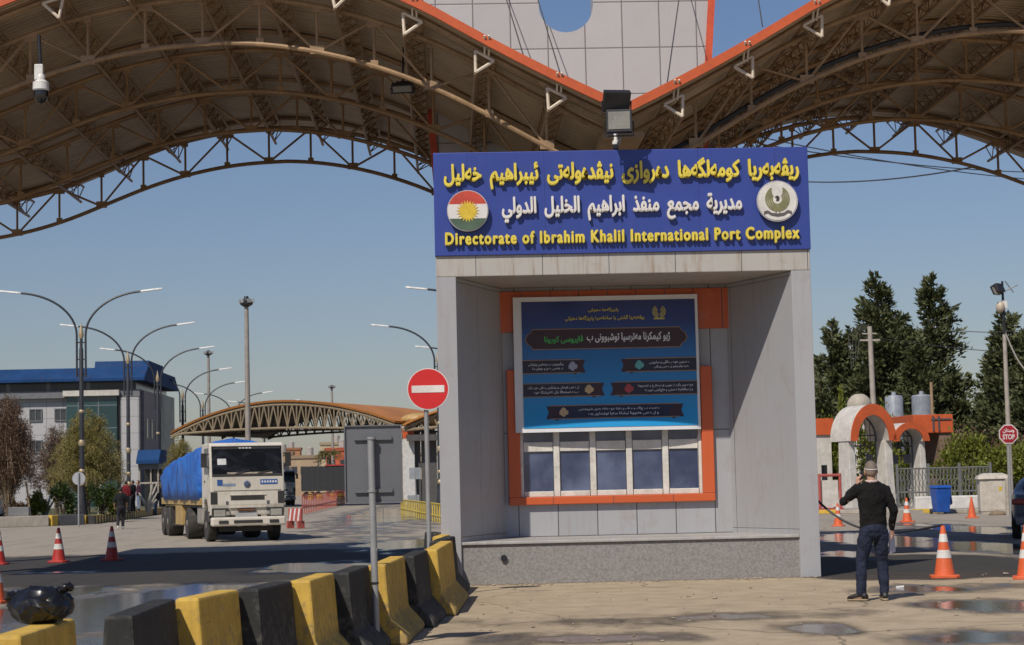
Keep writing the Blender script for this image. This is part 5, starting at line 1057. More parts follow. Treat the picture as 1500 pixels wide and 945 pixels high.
p = at(1481, 722, 70); fp = thing('floodlight_pole', 'tall grey pole with a floodlight and a cream camera above the stop sign', 'pole', (p.x, 70, 0)); zt_ = at(1466, 412, 70).z; xt = at(1468, 412, 70).x-p.x
zm = at(1471, 490, 70).z; xm = xt*zm/zt_
MB().tube((0, 0, 0), (xm, 0, zm), .1, .07, n=12).build('pole', M('pole_weathered', (.34, .30, .26), .6, dirt=.4), fp, smooth=True); MB().tube((xm, 0, zm), (xt, 0, zt_), .055, .04, n=10).build('pole_top', BLK, fp, smooth=True)
zb_ = at(1462, 424, 70).z; m = MB(); m.box((0, 0, 0), (.42, .3, .34), rz=R(40), rx=R(-25)); m.build('floodlight', BLK, fp, bevel=.03, loc=(xt-.2, -.1, zb_)); m = MB().box((0, 0, 0), (.34, .02, .27), rz=R(40), rx=R(-25)); m.build('floodlight_lens', LENS, fp, loc=(xt-.2+.11-.2, -.1-.135, zb_-.07))
MB().ell((xt-.12, -.05, at(1461, 450, 70).z), (.16, .16, .2)).build('camera_ball', M('camera_cream', (.46, .38, .30), .5), fp, smooth='all'); MB().bx(xt-.05, xt+.12, -.1, .1, at(1461, 452, 70).z, at(1461, 441, 70).z).build('camera_box', WPL, fp)
m = MB(); m.tube((xt, 0, zb_-.1), (xt+.55, 0, zb_+.15), .025); m.tube((xt+.1, 0, zb_+.3), (xt+.45, .2, zb_-.1), .02); m.build('antenna', GRYM, fp)
tag(MB().path([Vector((p.x+xm, 70, zm+.2)).lerp(at(1520, 548, 70), t)-Vector((0, 0, .5*4*t*(1-t))) for t in np.linspace(0, 1, 14)], .03, 5).build('loose_cable', M('cable_grey', (.35, .33, .3), .6), smooth=True), 'pale loose cable hanging from the floodlight pole', 'cable')
MB().tube((0, .3, 0), (0.02, .3, 1.3), .13, n=12).build('pole_foot', KG, fp)
# utility pole, tanks, dish
DU = 100.; p = at(1285, 700, DU); up = thing('utility_pole', 'concrete utility pole with a cross arm in front of the conifers', 'pole', (p.x, DU, 0)); zt_ = at(1281, 478, DU).z
MB().tube((0, 0, 0), (-.1, 0, zt_), .17, .12, n=12).build('pole', M('pole_concrete', (.34, .30, .26), .8, dirt=.3), up, smooth=True); MB().bx(-.62, .4, -.06, .06, zt_-.75, zt_-.66).build('cross_arm', KG, up); MB().bx(-.5, .25, -.05, .05, zt_-.4, zt_-.34).build('cross_arm', KG, up)
m = MB()
for k in range(4): m.path([(-.1-.12*k, 0, zt_+.1), (-.6-.2*k, 0, zt_-.4), (-.8-.1*k, 0, zt_-1.6-.2*k)], .011, 5)
m.build('hanging_leads', M('lead_dark', (.10, .095, .09), .7), up)
TK = M('tank_grey_blue', (.25, .27, .31), .45, dirt=.2, streak=.3)
for px0, px1, py, lab in ((1297, 1323, 582, 'pale grey cylindrical tank nearer the utility pole'), (1336, 1365, 581, 'pale grey cylindrical tank beside the thin brown stake')):
    d = 95; a, c = at(px0, 600, d).x, at(px1, 600, d).x; zt_ = at(px0, py, d).z; r_ = (c-a)/2; t = thing('storage_tank', lab, 'tank', ((a+c)/2, d, 0), 0, 'storage tanks behind the gate')
    MB().lathe([(r_, 2.6), (r_, zt_), (r_*.9, zt_+.06), (.12, zt_+.1), (.1, zt_+.25), (.02, zt_+.26)], n=28).build('shell', TK, t, smooth=True)
    for q in range(4): MB().tube((r_*.75*math.cos(q*PI/2+.7), r_*.75*math.sin(q*PI/2+.7), 0), (r_*.75*math.cos(q*PI/2+.7), r_*.75*math.sin(q*PI/2+.7), 2.6), .07, n=8).build('leg', GRYM, t)
p = at(1366, 600, 94); tag(MB().tube((0, 0, 0), (-.02, 0, at(1365, 560, 94).z), .09, .07, n=8).build('stake', M('stake_brown', (.3, .2, .12), .8), loc=(p.x, 94, 0)), 'thin brown stake standing beside the storage tank', 'stake')
p = at(1259, 600, 96); dh = thing('dome_roof', 'weathered pale dome above the larger gate arch', 'dome', (p.x, 96, 0)); zt_ = at(1259, 577, 96).z
MB().ell((0, 0, zt_-.6), (.62, .62, .62)).build('dome', M('dome_cream', (.38, .34, .28), .8, dirt=.5), dh, smooth='all'); MB().lathe([(.5, 0), (.5, zt_-.6)], n=16).build('drum', GW, dh, smooth=True)
# parked car, only its tail in view
CP = M('car_paint', (.10, .125, .17), .28, var=.05, dirt=.12, dirtcol=(.2, .18, .15), spec=.6)
cp = gp(1482, 790); car = thing('parked_car', 'dark blue grey saloon car, only its tail showing at the picture edge', 'car', (cp.x+.78, cp.y-.6, 0), R(-16))
secs = [(-.02, .55, .98, .70, .98), (.06, .32, 1.06, .84, 1.06), (.55, .28, 1.1, .88, 1.1), (.8, .27, 1.12, .89, 1.16), (1.5, .26, 1.1, .90, 1.42), (2.3, .26, 1.08, .90, 1.47), (3.0, .26, 1.05, .90, 1.40), (3.6, .27, 1.0, .89, 1.04), (4.3, .3, .9, .84, .92), (4.55, .45, .75, .7, .78)]
rings = []
for y, zl, zs_, w, zt_ in secs:
    cabn = zt_-zs_; wr = w*.74 if cabn > .1 else w*.9
    rings.append([(-w*.9, y, zl), (-w, y, zl+.15), (-w, y, .8*zs_), (-w*.95, y, zs_), (-wr, y, zt_-.03), (-wr*.6, y, zt_), (wr*.6, y, zt_), (wr, y, zt_-.03), (w*.95, y, zs_), (w, y, .8*zs_), (w, y, zl+.15), (w*.9, y, zl)])
o = MB().loft(rings).build('body', CP, car, smooth='all'); sb = o.modifiers.new('sub', 'SUBSURF'); sb.levels = sb.render_levels = 2
MB().loft([[(-.62, .66, 1.14), (.62, .66, 1.14), (.56, 1.36, 1.41), (-.56, 1.36, 1.41)], [(-.62, .64, 1.16), (.62, .64, 1.16), (.56, 1.34, 1.43), (-.56, 1.34, 1.43)]]).build('rear_window', GLS, car)
for s in (-1, 1):
    for y in (.85, 3.7): wheel(car, s*.80, y, .33, .2)
    MB().bx(s*.68-.2, s*.68+.2, -.045, .16, .80, .93).build('tail_light', M('tail_red', (.45, .015, .02), .2), car, bevel=.03)
    MB().prism([(1.35, 1.14), (1.7, 1.40), (2.9, 1.36), (3.25, 1.10)], s*.80, s*.83, 'x').build('side_window', GLS, car)
MB().bx(-.8, .8, -.07, .1, .32, .55).build('rear_bumper', CP, car, bevel=.05); MB().bx(-.26, .26, -.06, .0, .62, .74).build('number_plate', SHEETW, car)
# overhead wires
for k, (a, b2, w) in enumerate((((1170, 266, 60), (1430, 244, 48), 'rising from the booth edge to the canopy arch'), ((1110, 200, 60), (1500, 262, 75), 'falling away under the canopy arch, upper'), ((1120, 212, 60), (1500, 252, 75), 'falling away under the canopy arch, lower'), ((1400, 484, 100), (1520, 480, 100), 'level between the conifers'), ((1290, 496, 100), (1560, 520, 104), 'sagging from the utility pole past the conifers'))):
    wire('overhead_wire', at(*a), at(*b2), .02, 'thin overhead wire '+w, 'wire', 'overhead wires', .15)
# ------------------------------------------------------------------ vegetation
def leaf_faces(centres, dirs, L, W, jit=.5):
    """one small diamond leaf per centre, pointing roughly along dirs"""
    n = len(centres); d = dirs+RNG.normal(0, jit, (n, 3)); d /= np.linalg.norm(d, axis=1, keepdims=True)
    r = RNG.normal(0, 1, (n, 3)); s = np.cross(d, r); s /= np.linalg.norm(s, axis=1, keepdims=True)
    Lr = L*RNG.uniform(.6, 1.3, (n, 1)); Wr = W*RNG.uniform(.6, 1.3, (n, 1))
    v = np.stack([centres, centres+d*Lr*.45+s*Wr*.5, centres+d*Lr, centres+d*Lr*.45-s*Wr*.5], 1).reshape(-1, 3)
    return v
def leaves(name, parts, mat, par):
    v = np.concatenate(parts); n = len(v)//4; me = bpy.data.meshes.new(name)
    me.vertices.add(len(v)); me.vertices.foreach_set('co', v.ravel()); me.loops.add(n*4); me.loops.foreach_set('vertex_index', np.arange(n*4)); me.polygons.add(n); me.polygons.foreach_set('loop_start', np.arange(0, n*4, 4)); me.update(calc_edges=True)
    return put(name, me, mat, par)
CONI = leaf_mat('conifer_needles', (.034, .046, .020), (.14, .15, .062), .18, .6); BARK = M('bark', (.10, .075, .055), .9, bump=.6, bs=12); PALEB = M('pale_bark', (.30, .26, .21), .9)
HEDGE = leaf_mat('hedge_leaf', (.085, .11, .014), (.26, .28, .05), .35); WILL = leaf_mat('willow_leaf', (.16, .15, .045), (.36, .30, .11), .35); DRYL = leaf_mat('dry_leaf', (.075, .042, .027), (.21, .135, .09), .2); GREENB = leaf_mat('shrub_leaf', (.018, .035, .010), (.07, .10, .022), .25); PINKW = leaf_mat('twig_blush', (.11, .07, .05), (.24, .17, .13), .25)
def conifer(label, px, ptop, d, R0, seed, spread=1.):
    rg_ = np.random.default_rng(seed); p = at(px, 700, d); H = at(px, ptop, d).z; t = thing('conifer_tree', label, 'tree', (p.x, d, 0), 0, 'dark conifers beyond the gate')
    MB().tube((0, 0, 0), (0, 0, H*.97), .22, .02, n=8).build('trunk', BARK, t)
    parts = []; bm_ = MB(); z = H*.10
    while z < H*.99:
        f = z/H; nb = max(3, int(rg_.integers(6, 11)*(1.15-f*.45)))
        for k in range(nb):
            a = rg_.uniform(0, 2*PI); L = R0*((1-f)**.72+.03)*rg_.uniform(.55, 1.2)*spread; zz_ = z+rg_.uniform(-.3, .3)
            up = .55+.5*f if f > .6 else .18+.2*rg_.uniform(-1, 1)
            n = max(14, int(L*60)); s = rg_.uniform(0, 1, n)**.7
            c = np.stack([np.cos(a)*L*s, np.sin(a)*L*s, zz_+L*(-.22*s+(.22+up*.55)*s*s)], 1)
            thick = (.10+.34*(1-s)*s*2+.05)*min(1, L/1.5)
            c += rg_.normal(0, 1, (n, 3))*thick[:, None]*np.array([1, 1, .55])
            dr = np.stack([np.cos(a)*np.ones(n), np.sin(a)*np.ones(n), .25+.6*s], 1)
            parts.append(leaf_faces(c, dr, .36, .15, .55))
            bm_.tube((0, 0, zz_), (math.cos(a)*L*.8, math.sin(a)*L*.8, zz_+L*.05), .035, .01, n=4, cap=False)
        z += rg_.uniform(.28, .5)*(1.1-.4*f)
    leaves('crown', parts, CONI, t); bm_.build('limb', BARK, t); return t
conifer('dark narrow conifer nearest the booth edge', 1226, 470, 112, 2.0, 1); conifer('dark conifer of middling height beside the narrow one', 1254, 480, 114, 1.9, 2)
conifer('tall dark conifer standing behind the utility pole', 1294, 405, 110, 2.7, 3); conifer('shorter dark conifer filling the gap between the two tallest', 1330, 462, 116, 2.3, 4)
conifer('tallest dark conifer, with ragged upswept top, beyond the tanks', 1376, 404, 110, 2.7, 5); conifer('low broad conifer behind the tanks', 1352, 500, 106, 2.3, 6); conifer('low conifer skirting the tallest one', 1402, 552, 108, 1.8, 16)
conifer('dark conifer behind the floodlight pole', 1482, 458, 104, 2.6, 7); conifer('low dark conifer beside the floodlight pole', 1458, 520, 108, 1.9, 8); conifer('dark conifer at the picture edge beyond the car', 1520, 480, 102, 2.7, 9); conifer('short dark conifer low beside the booth edge', 1206, 560, 108, 1.6, 10)
def bush(name, label, px, pbase, ptop, d, wpx, mat, seed, n=2600, leaf=(.16, .09), group=None, cat='bush', stems=True, z0=0, clump=16, flat=.75):
    rg_ = np.random.default_rng(seed); p = at(px, 700, d); H = at(px, ptop, d).z-z0; W_ = wpx/2900*d/2; t = thing(name, label, cat, (p.x, d, z0), 0, group); parts = []
    for k in range(clump):
        u = rg_.normal(0, 1, 3); u /= np.linalg.norm(u); q = rg_.uniform(.35, .95); c = np.array([u[0]*W_*q, u[1]*W_*flat*q, H*.52+u[2]*H*.45*q]); r = np.array([W_*.36, W_*.33, H*.22])*rg_.uniform(.6, 1.1)
        m = n//clump; cc_ = c+rg_.normal(0, .5, (m, 3))*r; cc_[:, 2] = np.maximum(cc_[:, 2], .04); parts.append(leaf_faces(cc_, (cc_-np.array([0, 0, H*.3]))/max(W_, .1), leaf[0], leaf[1], .9))
        if stems and k < 9:
            pass
    leaves('foliage', parts, mat, t); s = MB()
    for k in range(10): a = rg_.uniform(0, 2*PI); e = Vector((math.cos(a)*W_*.6, math.sin(a)*W_*.5, H*rg_.uniform(.5, .85))); s.path([(0, 0, 0), tuple(e*.5+Vector((0, 0, H*.08))), tuple(e)], .035, 5, .008)
    s.build('stem', BARK, t); return t
G_ = 'pale green shrubs along the far fence'
for k, (px, top, w, lab) in enumerate(((1393, 648, 46, 'pale green shrub just beyond the smaller arch'), (1425, 634, 56, 'pale green shrub above the blue bin end of the low wall'), (1456, 640, 52, 'pale green shrub rising behind the pale cabinet'), (1497, 650, 56, 'pale green shrub beyond the parked car'), (1540, 652, 52, 'pale green shrub outermost at the picture edge'))):
    bush('shrub', lab, px, 730, top, 86+k%2*2, w*1.25, HEDGE, 20+k, 2600, (.2, .11), G_)
for k, (px, top, w, lab) in enumerate(((1283, 612, 50, 'leafy green tree seen through the larger arch'), (1335, 630, 38, 'leafy green shrub seen through the smaller arch'), (1222, 608, 30, 'leafy green shrub between the guardhouse and the larger arch'), (1308, 590, 40, 'upright leafy shrub showing over the dip between the arches'), (1234, 580, 26, 'sparse leafy sprig above the guardhouse parapet'))):
    bush('leafy_shrub', lab, px, 730, top, 90+k*.7, w*1.2, HEDGE, 40+k, 1800, (.2, .11), 'leafy shrubs behind the gate')
bush('dark_hedge', 'dark tangled hedge below the conifers at the forecourt side', 1440, 720, 612, 98, 190, DRYL, 60, 4200, (.2, .09), cat='hedge', clump=30, flat=.25)
bush('dark_hedge', 'dark hedge behind the guardhouse and larger arch', 1250, 720, 620, 102, 140, GREENB, 61, 3600, (.2, .1), cat='hedge', clump=26, flat=.25)
# weeping trees and shrubs on the planted island
def weeping(name, label, px, ptop, d, wpx, mat, seed, ns=300, z0=.36, leaf=(.13, .034), group=None, droop=1., mat2=None):
    rg_ = np.random.default_rng(seed); p = at(px, 700, d); H = at(px, ptop, d).z-z0; W_ = wpx/2900*d/2; t = thing(name, label, 'tree', (p.x, d, z0), 0, group); parts = []; tw_ = MB()
    tr = MB(); tr.path([(0, 0, 0), (.05, 0, H*.2), (0, .05, H*.4), (.03, 0, H*.55)], .14, 8, .07)
    for k in range(7): a = k*.9+rg_.uniform(0, .4); tr.path([(0, 0, H*.25), (math.cos(a)*W_*.3, math.sin(a)*W_*.3, H*.55), (math.cos(a)*W_*.6, math.sin(a)*W_*.6, H*.8)], .07, 6, .02)
    for k in range(ns):
        a = rg_.uniform(0, 2*PI); r_ = W_*rg_.uniform(.05, 1)**.6; top = H*(1.02-.5*(r_/W_)**2.2)*rg_.uniform(.55, 1.0); z0_ = H*rg_.uniform(.1, .45)*(1-r_/W_*.6)
        n = max(18, int((top+r_)*24)); s = rg_.uniform(.12, 1, n)**.8; en = top-H*.22*droop*rg_.uniform(.2, 1)*(r_/W_)
        rr_ = r_*(.1+.9*s**1.3); zz = z0_+(top-z0_)*np.sin(np.minimum(s*1.25, 1)*PI/2)-(top-en)*np.maximum(0, s-.75)*4*.9
        c = np.stack([np.cos(a)*rr_, np.sin(a)*rr_, np.maximum(zz, .1)], 1)+rg_.normal(0, .09, (n, 3)); parts.append(leaf_faces(c, np.tile([np.cos(a)*.5, np.sin(a)*.5, .45], (n, 1)), leaf[0], leaf[1], .7))
        if k % 2 == 0:
            q = [.05, .3, .55, .8, 1.]; tw_.path([(math.cos(a)*r_*(.1+.9*x**1.3), math.sin(a)*r_*(.1+.9*x**1.3), z0_+(top-z0_)*math.sin(min(x*1.25, 1)*PI/2)-(top-en)*max(0, x-.75)*3.6) for x in q], .014, 4, .005)
    leaves('foliage', parts, mat, t); tr.build('trunk', BARK, t, smooth=True); tw_.build('twig', M('twig_tan', (.34, .25, .15), .9), t); return t
WG = 'weeping trees on the planted island'
weeping('weeping_tree', 'brown dry leaved tree at the picture edge beside the pale van', 12, 578, 97, 95, DRYL, 71, 420, group=WG); weeping('weeping_tree', 'pale yellow green willow bush around the nearest street lamp', 128, 603, 108, 118, WILL, 72, 520, group=WG, droop=.75)
weeping('weeping_tree', 'blushed bare twigged bush between the brown tree and the willow', 82, 622, 112, 70, PINKW, 73, 260, group=WG); weeping('weeping_tree', 'pale green willow beside the entrance porch, behind the tarpaulin', 264, 640, 128, 60, WILL, 74, 240, z0=0, group=WG)
IB = 'green shrubs on the planted island'
for k, (px, top, w, m_, lab) in enumerate(((92, 708, 44, GREENB, 'dark green rounded shrub behind the dark end of the low wall'), (52, 722, 30, HEDGE, 'pale green low shrub behind the pale wall'), (150, 703, 40, GREENB, 'green shrub at the foot of the willow near the nearest lamp'), (22, 728, 34, DRYL, 'low dry shrub beside the pale van'), (170, 722, 28, HEDGE, 'small bright shrub behind the walking person'))):
    bush('island_shrub', lab, px, 750, top, 98+k, w, m_, 80+k, 1500, (.15, .09), IB, z0=.36)
for k, (px, lab) in enumerate(((66, 'white limbed bare shrub by the low wall'), (146, 'white limed trunk stump nearest the willow'), (161, 'white limed trunk stump beside the walking person'), (217, 'cluster of white limed branches behind the two standing persons'))):
    d = 100+k*4; p = at(px, 740, d); rg_ = np.random.default_rng(90+k); m = MB()
    for q in range(3 if k in (1, 2) else 11): a = rg_.uniform(0, 2*PI); h = rg_.uniform(.7, 1.7); m.path([(0, 0, 0), (math.cos(a)*.2, math.sin(a)*.2, h*.5), (math.cos(a)*.55*(.3 if k in (1, 2) else 1), math.sin(a)*.5, h)], .11, 6, .04)
    tag(m.build('limed_shrub', M('limed_bark', (.42, .39, .33), .85), loc=(p.x, d, .3), smooth=True), lab, 'shrub', 'white limed shrubs on the planted island')
p = at(45, 740, 97); tag(MB().tube((0, 0, 0), (-.22, 0, 1.75), .05, n=8).build('garden_stake', M('stake_brown', (.3, .2, .12), .8), loc=(p.x, 97, .36)), 'leaning brown stake behind the low wall', 'stake')
# palm among the houses
p = at(482, 690, 280); pm = thing('palm_tree', 'small palm tree among the distant houses', 'tree', (p.x, 280, 0)); H = at(482, 664, 280).z
MB().tube((0, 0, 0), (0, 0, H), .35, .3, n=8).build('trunk', BARK, pm); parts = []
for k in range(26):
    a = RNG.uniform(0, 2*PI); e = RNG.uniform(-.6, .9); s = np.linspace(.1, 1, 14); c = np.stack([np.cos(a)*1.7*s, np.sin(a)*1.7*s, H+1.5*e*s-1.1*s*s], 1); parts.append(leaf_faces(np.repeat(c, 2, 0), np.tile([np.cos(a), np.sin(a), -.2], (28, 1)), .6, .12, .5))
leaves('fronds', parts, leaf_mat('palm_leaf', (.12, .10, .03), (.26, .22, .09)), pm)

# ------------------------------------------------------------------ people
SKIN, nt, b = nodes('skin'); b.inputs['Base Color'].default_value = (.42, .24, .16, 1); b.inputs['Roughness'].default_value = .5; b.inputs['Subsurface Weight'].default_value = .08; b.inputs['Subsurface Radius'].default_value = (.02, .008, .004)
def cloth(name, col, wr=.5, ws=7, rough=.85):
    if name in MATS: return MATS[name]
    m, nt, b = nodes(name); MATS[name] = m; tc = N(nt, 'TexCoord').outputs['Object']; n1 = noise(nt, tc, ws, 4, .6, 1.2)
    c = mixc(nt, ramp(nt, noise(nt, tc, ws*.8, 5), .3, .7), tuple(x*.75 for x in col), tuple(x*1.3 for x in col)); nt.links.new(c, b.inputs['Base Color']); b.inputs['Roughness'].default_value = rough; b.inputs['Specular IOR Level'].default_value = .25; b.inputs['Sheen Weight'].default_value = .0
    bn = N(nt, 'Bump', i_Strength=wr, i_Distance=.03); nt.links.new(n1, bn.inputs['Height']); nt.links.new(bn.outputs[0], b.inputs['Normal']); return m
def limb(m, pts, n=14):
    """tapered round limb through (point, radius) or (point, rx, ry) stations"""
    P = [Vector(p[0]) for p in pts]; K = len(P); rings = []; x = None
    for i in range(K):
        t = (P[min(i+1, K-1)]-P[max(i-1, 0)]).normalized(); x = (Vector((1, 0, 0)) if abs(t.x) < .9 else Vector((0, 1, 0))) if x is None else x
        x = (x-t*x.dot(t)).normalized(); y = t.cross(x); rx = pts[i][1]; ry = pts[i][2] if len(pts[i]) > 2 else rx
        rings.append([P[i]+x*math.cos(a)*rx+y*math.sin(a)*ry for a in (2*PI*j/n for j in range(n))])
    m.loft(rings)
    for i in (0, K-1):
        r = pts[i][1]; m.ell(P[i], (r*.97, (pts[i][2] if len(pts[i]) > 2 else r)*.97, min(pts[i][1], pts[i][2] if len(pts[i]) > 2 else r)*.9) if False else (min(pts[i][1:])*.97,)*3, 10, 8)
def fused(name, m, mat, par, vox, it=4, disp=0.):
    o = m.build(name, mat); o.parent = None; mods = [('REMESH', dict(mode='VOXEL', voxel_size=vox)), ('SMOOTH', dict(factor=.6, iterations=it))]
    if disp:
        tx = bpy.data.textures.new('folds', 'CLOUDS'); tx.noise_scale = .11; tx.noise_depth = 2; mods.append(('DISPLACE', dict(texture=tx, strength=disp, mid_level=.5, texture_coords='LOCAL')))
    baked(o, mods); o.parent = par
    if not o.data.materials: o.data.materials.append(mat)
    return o
def lerp(a, b2, t): return Vector(a).lerp(Vector(b2), t)
def head(m, c, s=1.):
    c = Vector(c)                                   # facing +y
    m.ell(c+Vector((0, -.005, .02)), (.077*s, .098*s, .10*s), 24, 16); m.ell(c+Vector((0, .035, -.06)), (.056*s, .062*s, .075*s), 20, 12); m.ell(c+Vector((0, .09, -.11)), (.03*s, .02*s, .022*s), 12, 8)
    m.ell(c+Vector((0, .103, -.022)), (.014*s, .024*s, .028*s), 12, 8); m.ell(c+Vector((0, .085, .03)), (.05*s, .02*s, .014*s), 12, 8)
    for q in (-1, 1):
        m.ell(c+Vector((q*.079*s, -.005, -.015)), (.012*s, .024*s, .034*s), 12, 8); m.ell(c+Vector((q*.045, .075, -.04)), (.025*s, .02*s, .025*s), 12, 8)
    m.ell(c+Vector((0, .092, -.072)), (.026*s, .013*s, .007*s), 12, 8)
def hand(m, w, d, side, curl, thumb, s=1.):
    """palm and five bent fingers from wrist w along d; side = across the knuckles, curl = bend direction of the fingers"""
    w, d, side, curl = Vector(w), Vector(d).normalized(), Vector(side).normalized(), Vector(curl).normalized()
    limb(m, [(w-d*.03, .027), (w+d*.02, .034, .02), (w+d*.06, .042, .018), (w+d*.095, .04, .015)], 12)
    for k, (o_, L) in enumerate(((-.030, .068), (-.010, .078), (.010, .074), (.029, .058))):
        p0 = w+d*.085+side*o_; p1 = p0+(d+curl*.25)*L*.45*s; p2 = p1+(d*.75+curl*.75)*L*.33; p3 = p2+(d*.25+curl)*L*.26
        limb(m, [(p0, .0098), (p1, .0092), (p2, .0085), (p3, .007)], 8)
    t0 = w+d*.025+side*thumb*.026; t1 = t0+(d*.55+side*thumb*.7+curl*.3).normalized()*.042; t2 = t1+(d*.8+side*thumb*.2+curl*.5).normalized()*.032; limb(m, [(t0, .014), (t1, .0115), (t2, .009)], 8)

def person(label, loc, rz, pose, top, trou, shoe, hair, vox=.014, sole=None, group=None, sleeve=1., hands=True, mask=None, scale=1.):
    t = thing('person', label, 'person', loc, rz, group); J = pose
    body = MB()
    for s, q in ((-1, 'l'), (1, 'r')):
        limb(body, [((s*.085, 0, .92), .075), (J['k'+q], .056), (lerp(J['k'+q], J['a'+q], .35), .054), (J['a'+q], .036)]); a = Vector(J['a'+q]); td = J['t'+q]
        limb(body, [(a+Vector((0, 0, -.04)), .036), (a+Vector(td)*.1+Vector((0, 0, -.05)), .036, .025)])
        limb(body, [(J['s'+q], .05), (J['e'+q], .038), (lerp(J['e'+q], J['w'+q], .3), .037), (J['w'+q], .026)])
        limb(body, [((s*.03, 0, 1.42), .06), (J['s'+q], .05)])
    limb(body, [((0, 0, .90), .14, .09), ((0, 0, 1.1), .135, .085), ((0, .0, 1.3), .155, .095), ((0, 0, 1.42), .12, .07)])
    hc = Vector(J['h']); limb(body, [((0, -.01, 1.42), .065), ((0, 0, 1.50), .056), (hc+Vector((0, -.01, -.08)), .055)]); head(body, hc)
    for q in ('l', 'r'):
        if hands and 'hand'+q in J: hand(body, J['w'+q], *J['hand'+q])
        elif 'hand'+q not in J: limb(body, [(J['w'+q], .03, .02), (lerp(J['e'+q], J['w'+q], 1.38), .03, .018)])
    bo = fused('body', body, SKIN, t, min(vox, .0065) if hands and vox < .01 else vox, 3)
    m = MB()
    limb(m, [((0, 0, .90), .178, .118), ((0, .0, 1.0), .175, .118), ((0, 0, 1.15), .175, .115), ((0, -.005, 1.3), .190, .122), ((0, -.005, 1.40), .165, .105), ((0, -.005, 1.46), .085, .07)], 24)
    for s, q in ((-1, 'l'), (1, 'r')):
        limb(m, [((s*.07, 0, 1.41), .075), (J['s'+q], .072), (lerp(J['s'+q], J['e'+q], .5), .062), (J['e'+q], .054) if sleeve > .5 else (lerp(J['s'+q], J['e'+q], .72), .06)]+([(lerp(J['e'+q], J['w'+q], .4), .049), (lerp(J['e'+q], J['w'+q], .93), .037)] if sleeve > .5 else []))
    for q in ('l', 'r'): m.ell(J['e'+q], (.056,)*3, 12, 10); limb(m, [((0, -.005, 1.475), .062), (lerp((0, -.005, 1.46), J['s'+q], .6), .062), (J['s'+q], .066)])
    fused('sweater' if sleeve > .5 else 'shirt', m, top, t, vox, 4, .034 if vox < .012 else 0)
    m = MB(); limb(m, [((0, 0, 1.0), .155, .105), ((0, -.005, .92), .172, .122), ((0, -.01, .86), .165, .12)], 24)
    for s, q in ((-1, 'l'), (1, 'r')):
        limb(m, [((s*.088, -.008, .88), .098), (lerp((s*.088, 0, .88), J['k'+q], .5), .088), (J['k'+q], .072), (lerp(J['k'+q], J['a'+q], .5), .067), (lerp(J['k'+q], J['a'+q], .97), .062)], 18)
    fused('trousers', m, trou, t, vox, 4, .034 if vox < .012 else 0)
    for q in ('l', 'r'):
        a = Vector(J['a'+q]); d = Vector(J['t'+q]).normalized(); sd = Vector((d.y, -d.x, 0)); g = Vector((a.x, a.y, a.z-.085)); m = MB(); so = MB()
        for mm, h, wd, off in ((m, None, 1., .025), (so, .0125, 1.06, .0125)):
            rings = []
            for k, (f, w, hh) in enumerate(((-.085, .028, .05), (-.06, .04, .085), (.0, .042, .10), (.07, .046, .07), (.13, .046, .05), (.17, .032, .035), (.185, .012, .018))):
                hh_ = hh if h is None else h; rings.append([g+d*f+sd*w*wd*math.cos(x)+Vector((0, 0, off*.9+(hh_/2+hh_/2*math.sin(x) if h is None else h*math.sin(x)))) for x in (2*PI*i/14 for i in range(14))])
            mm.loft(rings)
        so_ = m.build('shoe', shoe, t, smooth='all'); so.build('sole', sole or shoe, so_, smooth='all')
    m = MB(); m.ell(hc+Vector((0, -.010, .012)), (.0800, .0995, .111), 56, 40)
    hm = m.mesh('hair'); bmh = bmesh.new(); bmh.from_mesh(hm)
    jj = lambda c: .022*mn.noise(c*55)+.012*mn.noise(c*120); kill = [v for v in bmh.verts if v.co.y+jj(v.co) > hc.y+.03 and v.co.z < hc.z+.08 or v.co.z+jj(v.co) < hc.z-.082+max(0, (v.co.y-hc.y+.05))*.9]; bmesh.ops.delete(bmh, geom=kill, context='VERTS'); bmh.to_mesh(hm); bmh.free()
    ho = put('hair', hm, hair, t, smooth='all'); sl = ho.modifiers.new('thick', 'SOLIDIFY'); sl.thickness = .003; sl.offset = 0
    t.scale = (scale,)*3; return t
HGREY, nt, b = nodes('hair_grey'); tch = N(nt, 'TexCoord').outputs['Object']; sph = N(nt, 'SeparateXYZ'); nt.links.new(tch, sph.inputs[0]); hz = ramp(nt, math_(nt, 'ADD', sph.outputs[2], math_(nt, 'MULTIPLY', noise(nt, tch, 70, 4), .05)), 1.58, 1.72); nt.links.new(mixc(nt, math_(nt, 'MULTIPLY', noise(nt, tch, 160, 3), .6), mixc(nt, hz, (.36, .235, .17), (.115, .082, .06)), (.22, .19, .165)), b.inputs['Base Color']); b.inputs['Roughness'].default_value = .75; HDARK = M('hair_dark', (.016, .012, .010), .6); SBLK = M('shoe_black', (.018, .017, .016), .5); SOLE = M('shoe_sole', (.30, .24, .15), .7)
KNIT = cloth('black_knit', (.0085, .008, .008), 1., 9, .95); NAVY = cloth('navy_denim', (.016, .020, .040), 1., 9)
main = dict(h=(0, .015, 1.635), sl=(-.175, 0, 1.395), el=(-.335, .12, 1.25), wl=(-.155, .085, 1.46), sr=(.175, 0, 1.385), er=(.265, -.03, 1.12), wr=(.25, .05, .885),
    kl=(-.155, .03, .49), al=(-.19, -.02, .09), kr=(.115, .05, .49), ar=(.115, .0, .09), tl=(-.8, .55, 0), tr=(.1, .9, 0),
    handl=((.25, .0, .95), (0, 1, .1), (.9, .1, -.3), -1), handr=((0, .15, -1), (0, 1, .2), (-.7, .3, -.2), 1))
mp = gp(1283, 880); man = person('man in black sweater and navy jeans, phone at his ear, papers in hand', (mp.x, mp.y, 0), R(4), main, KNIT, NAVY, SBLK, HGREY, .009, SOLE)
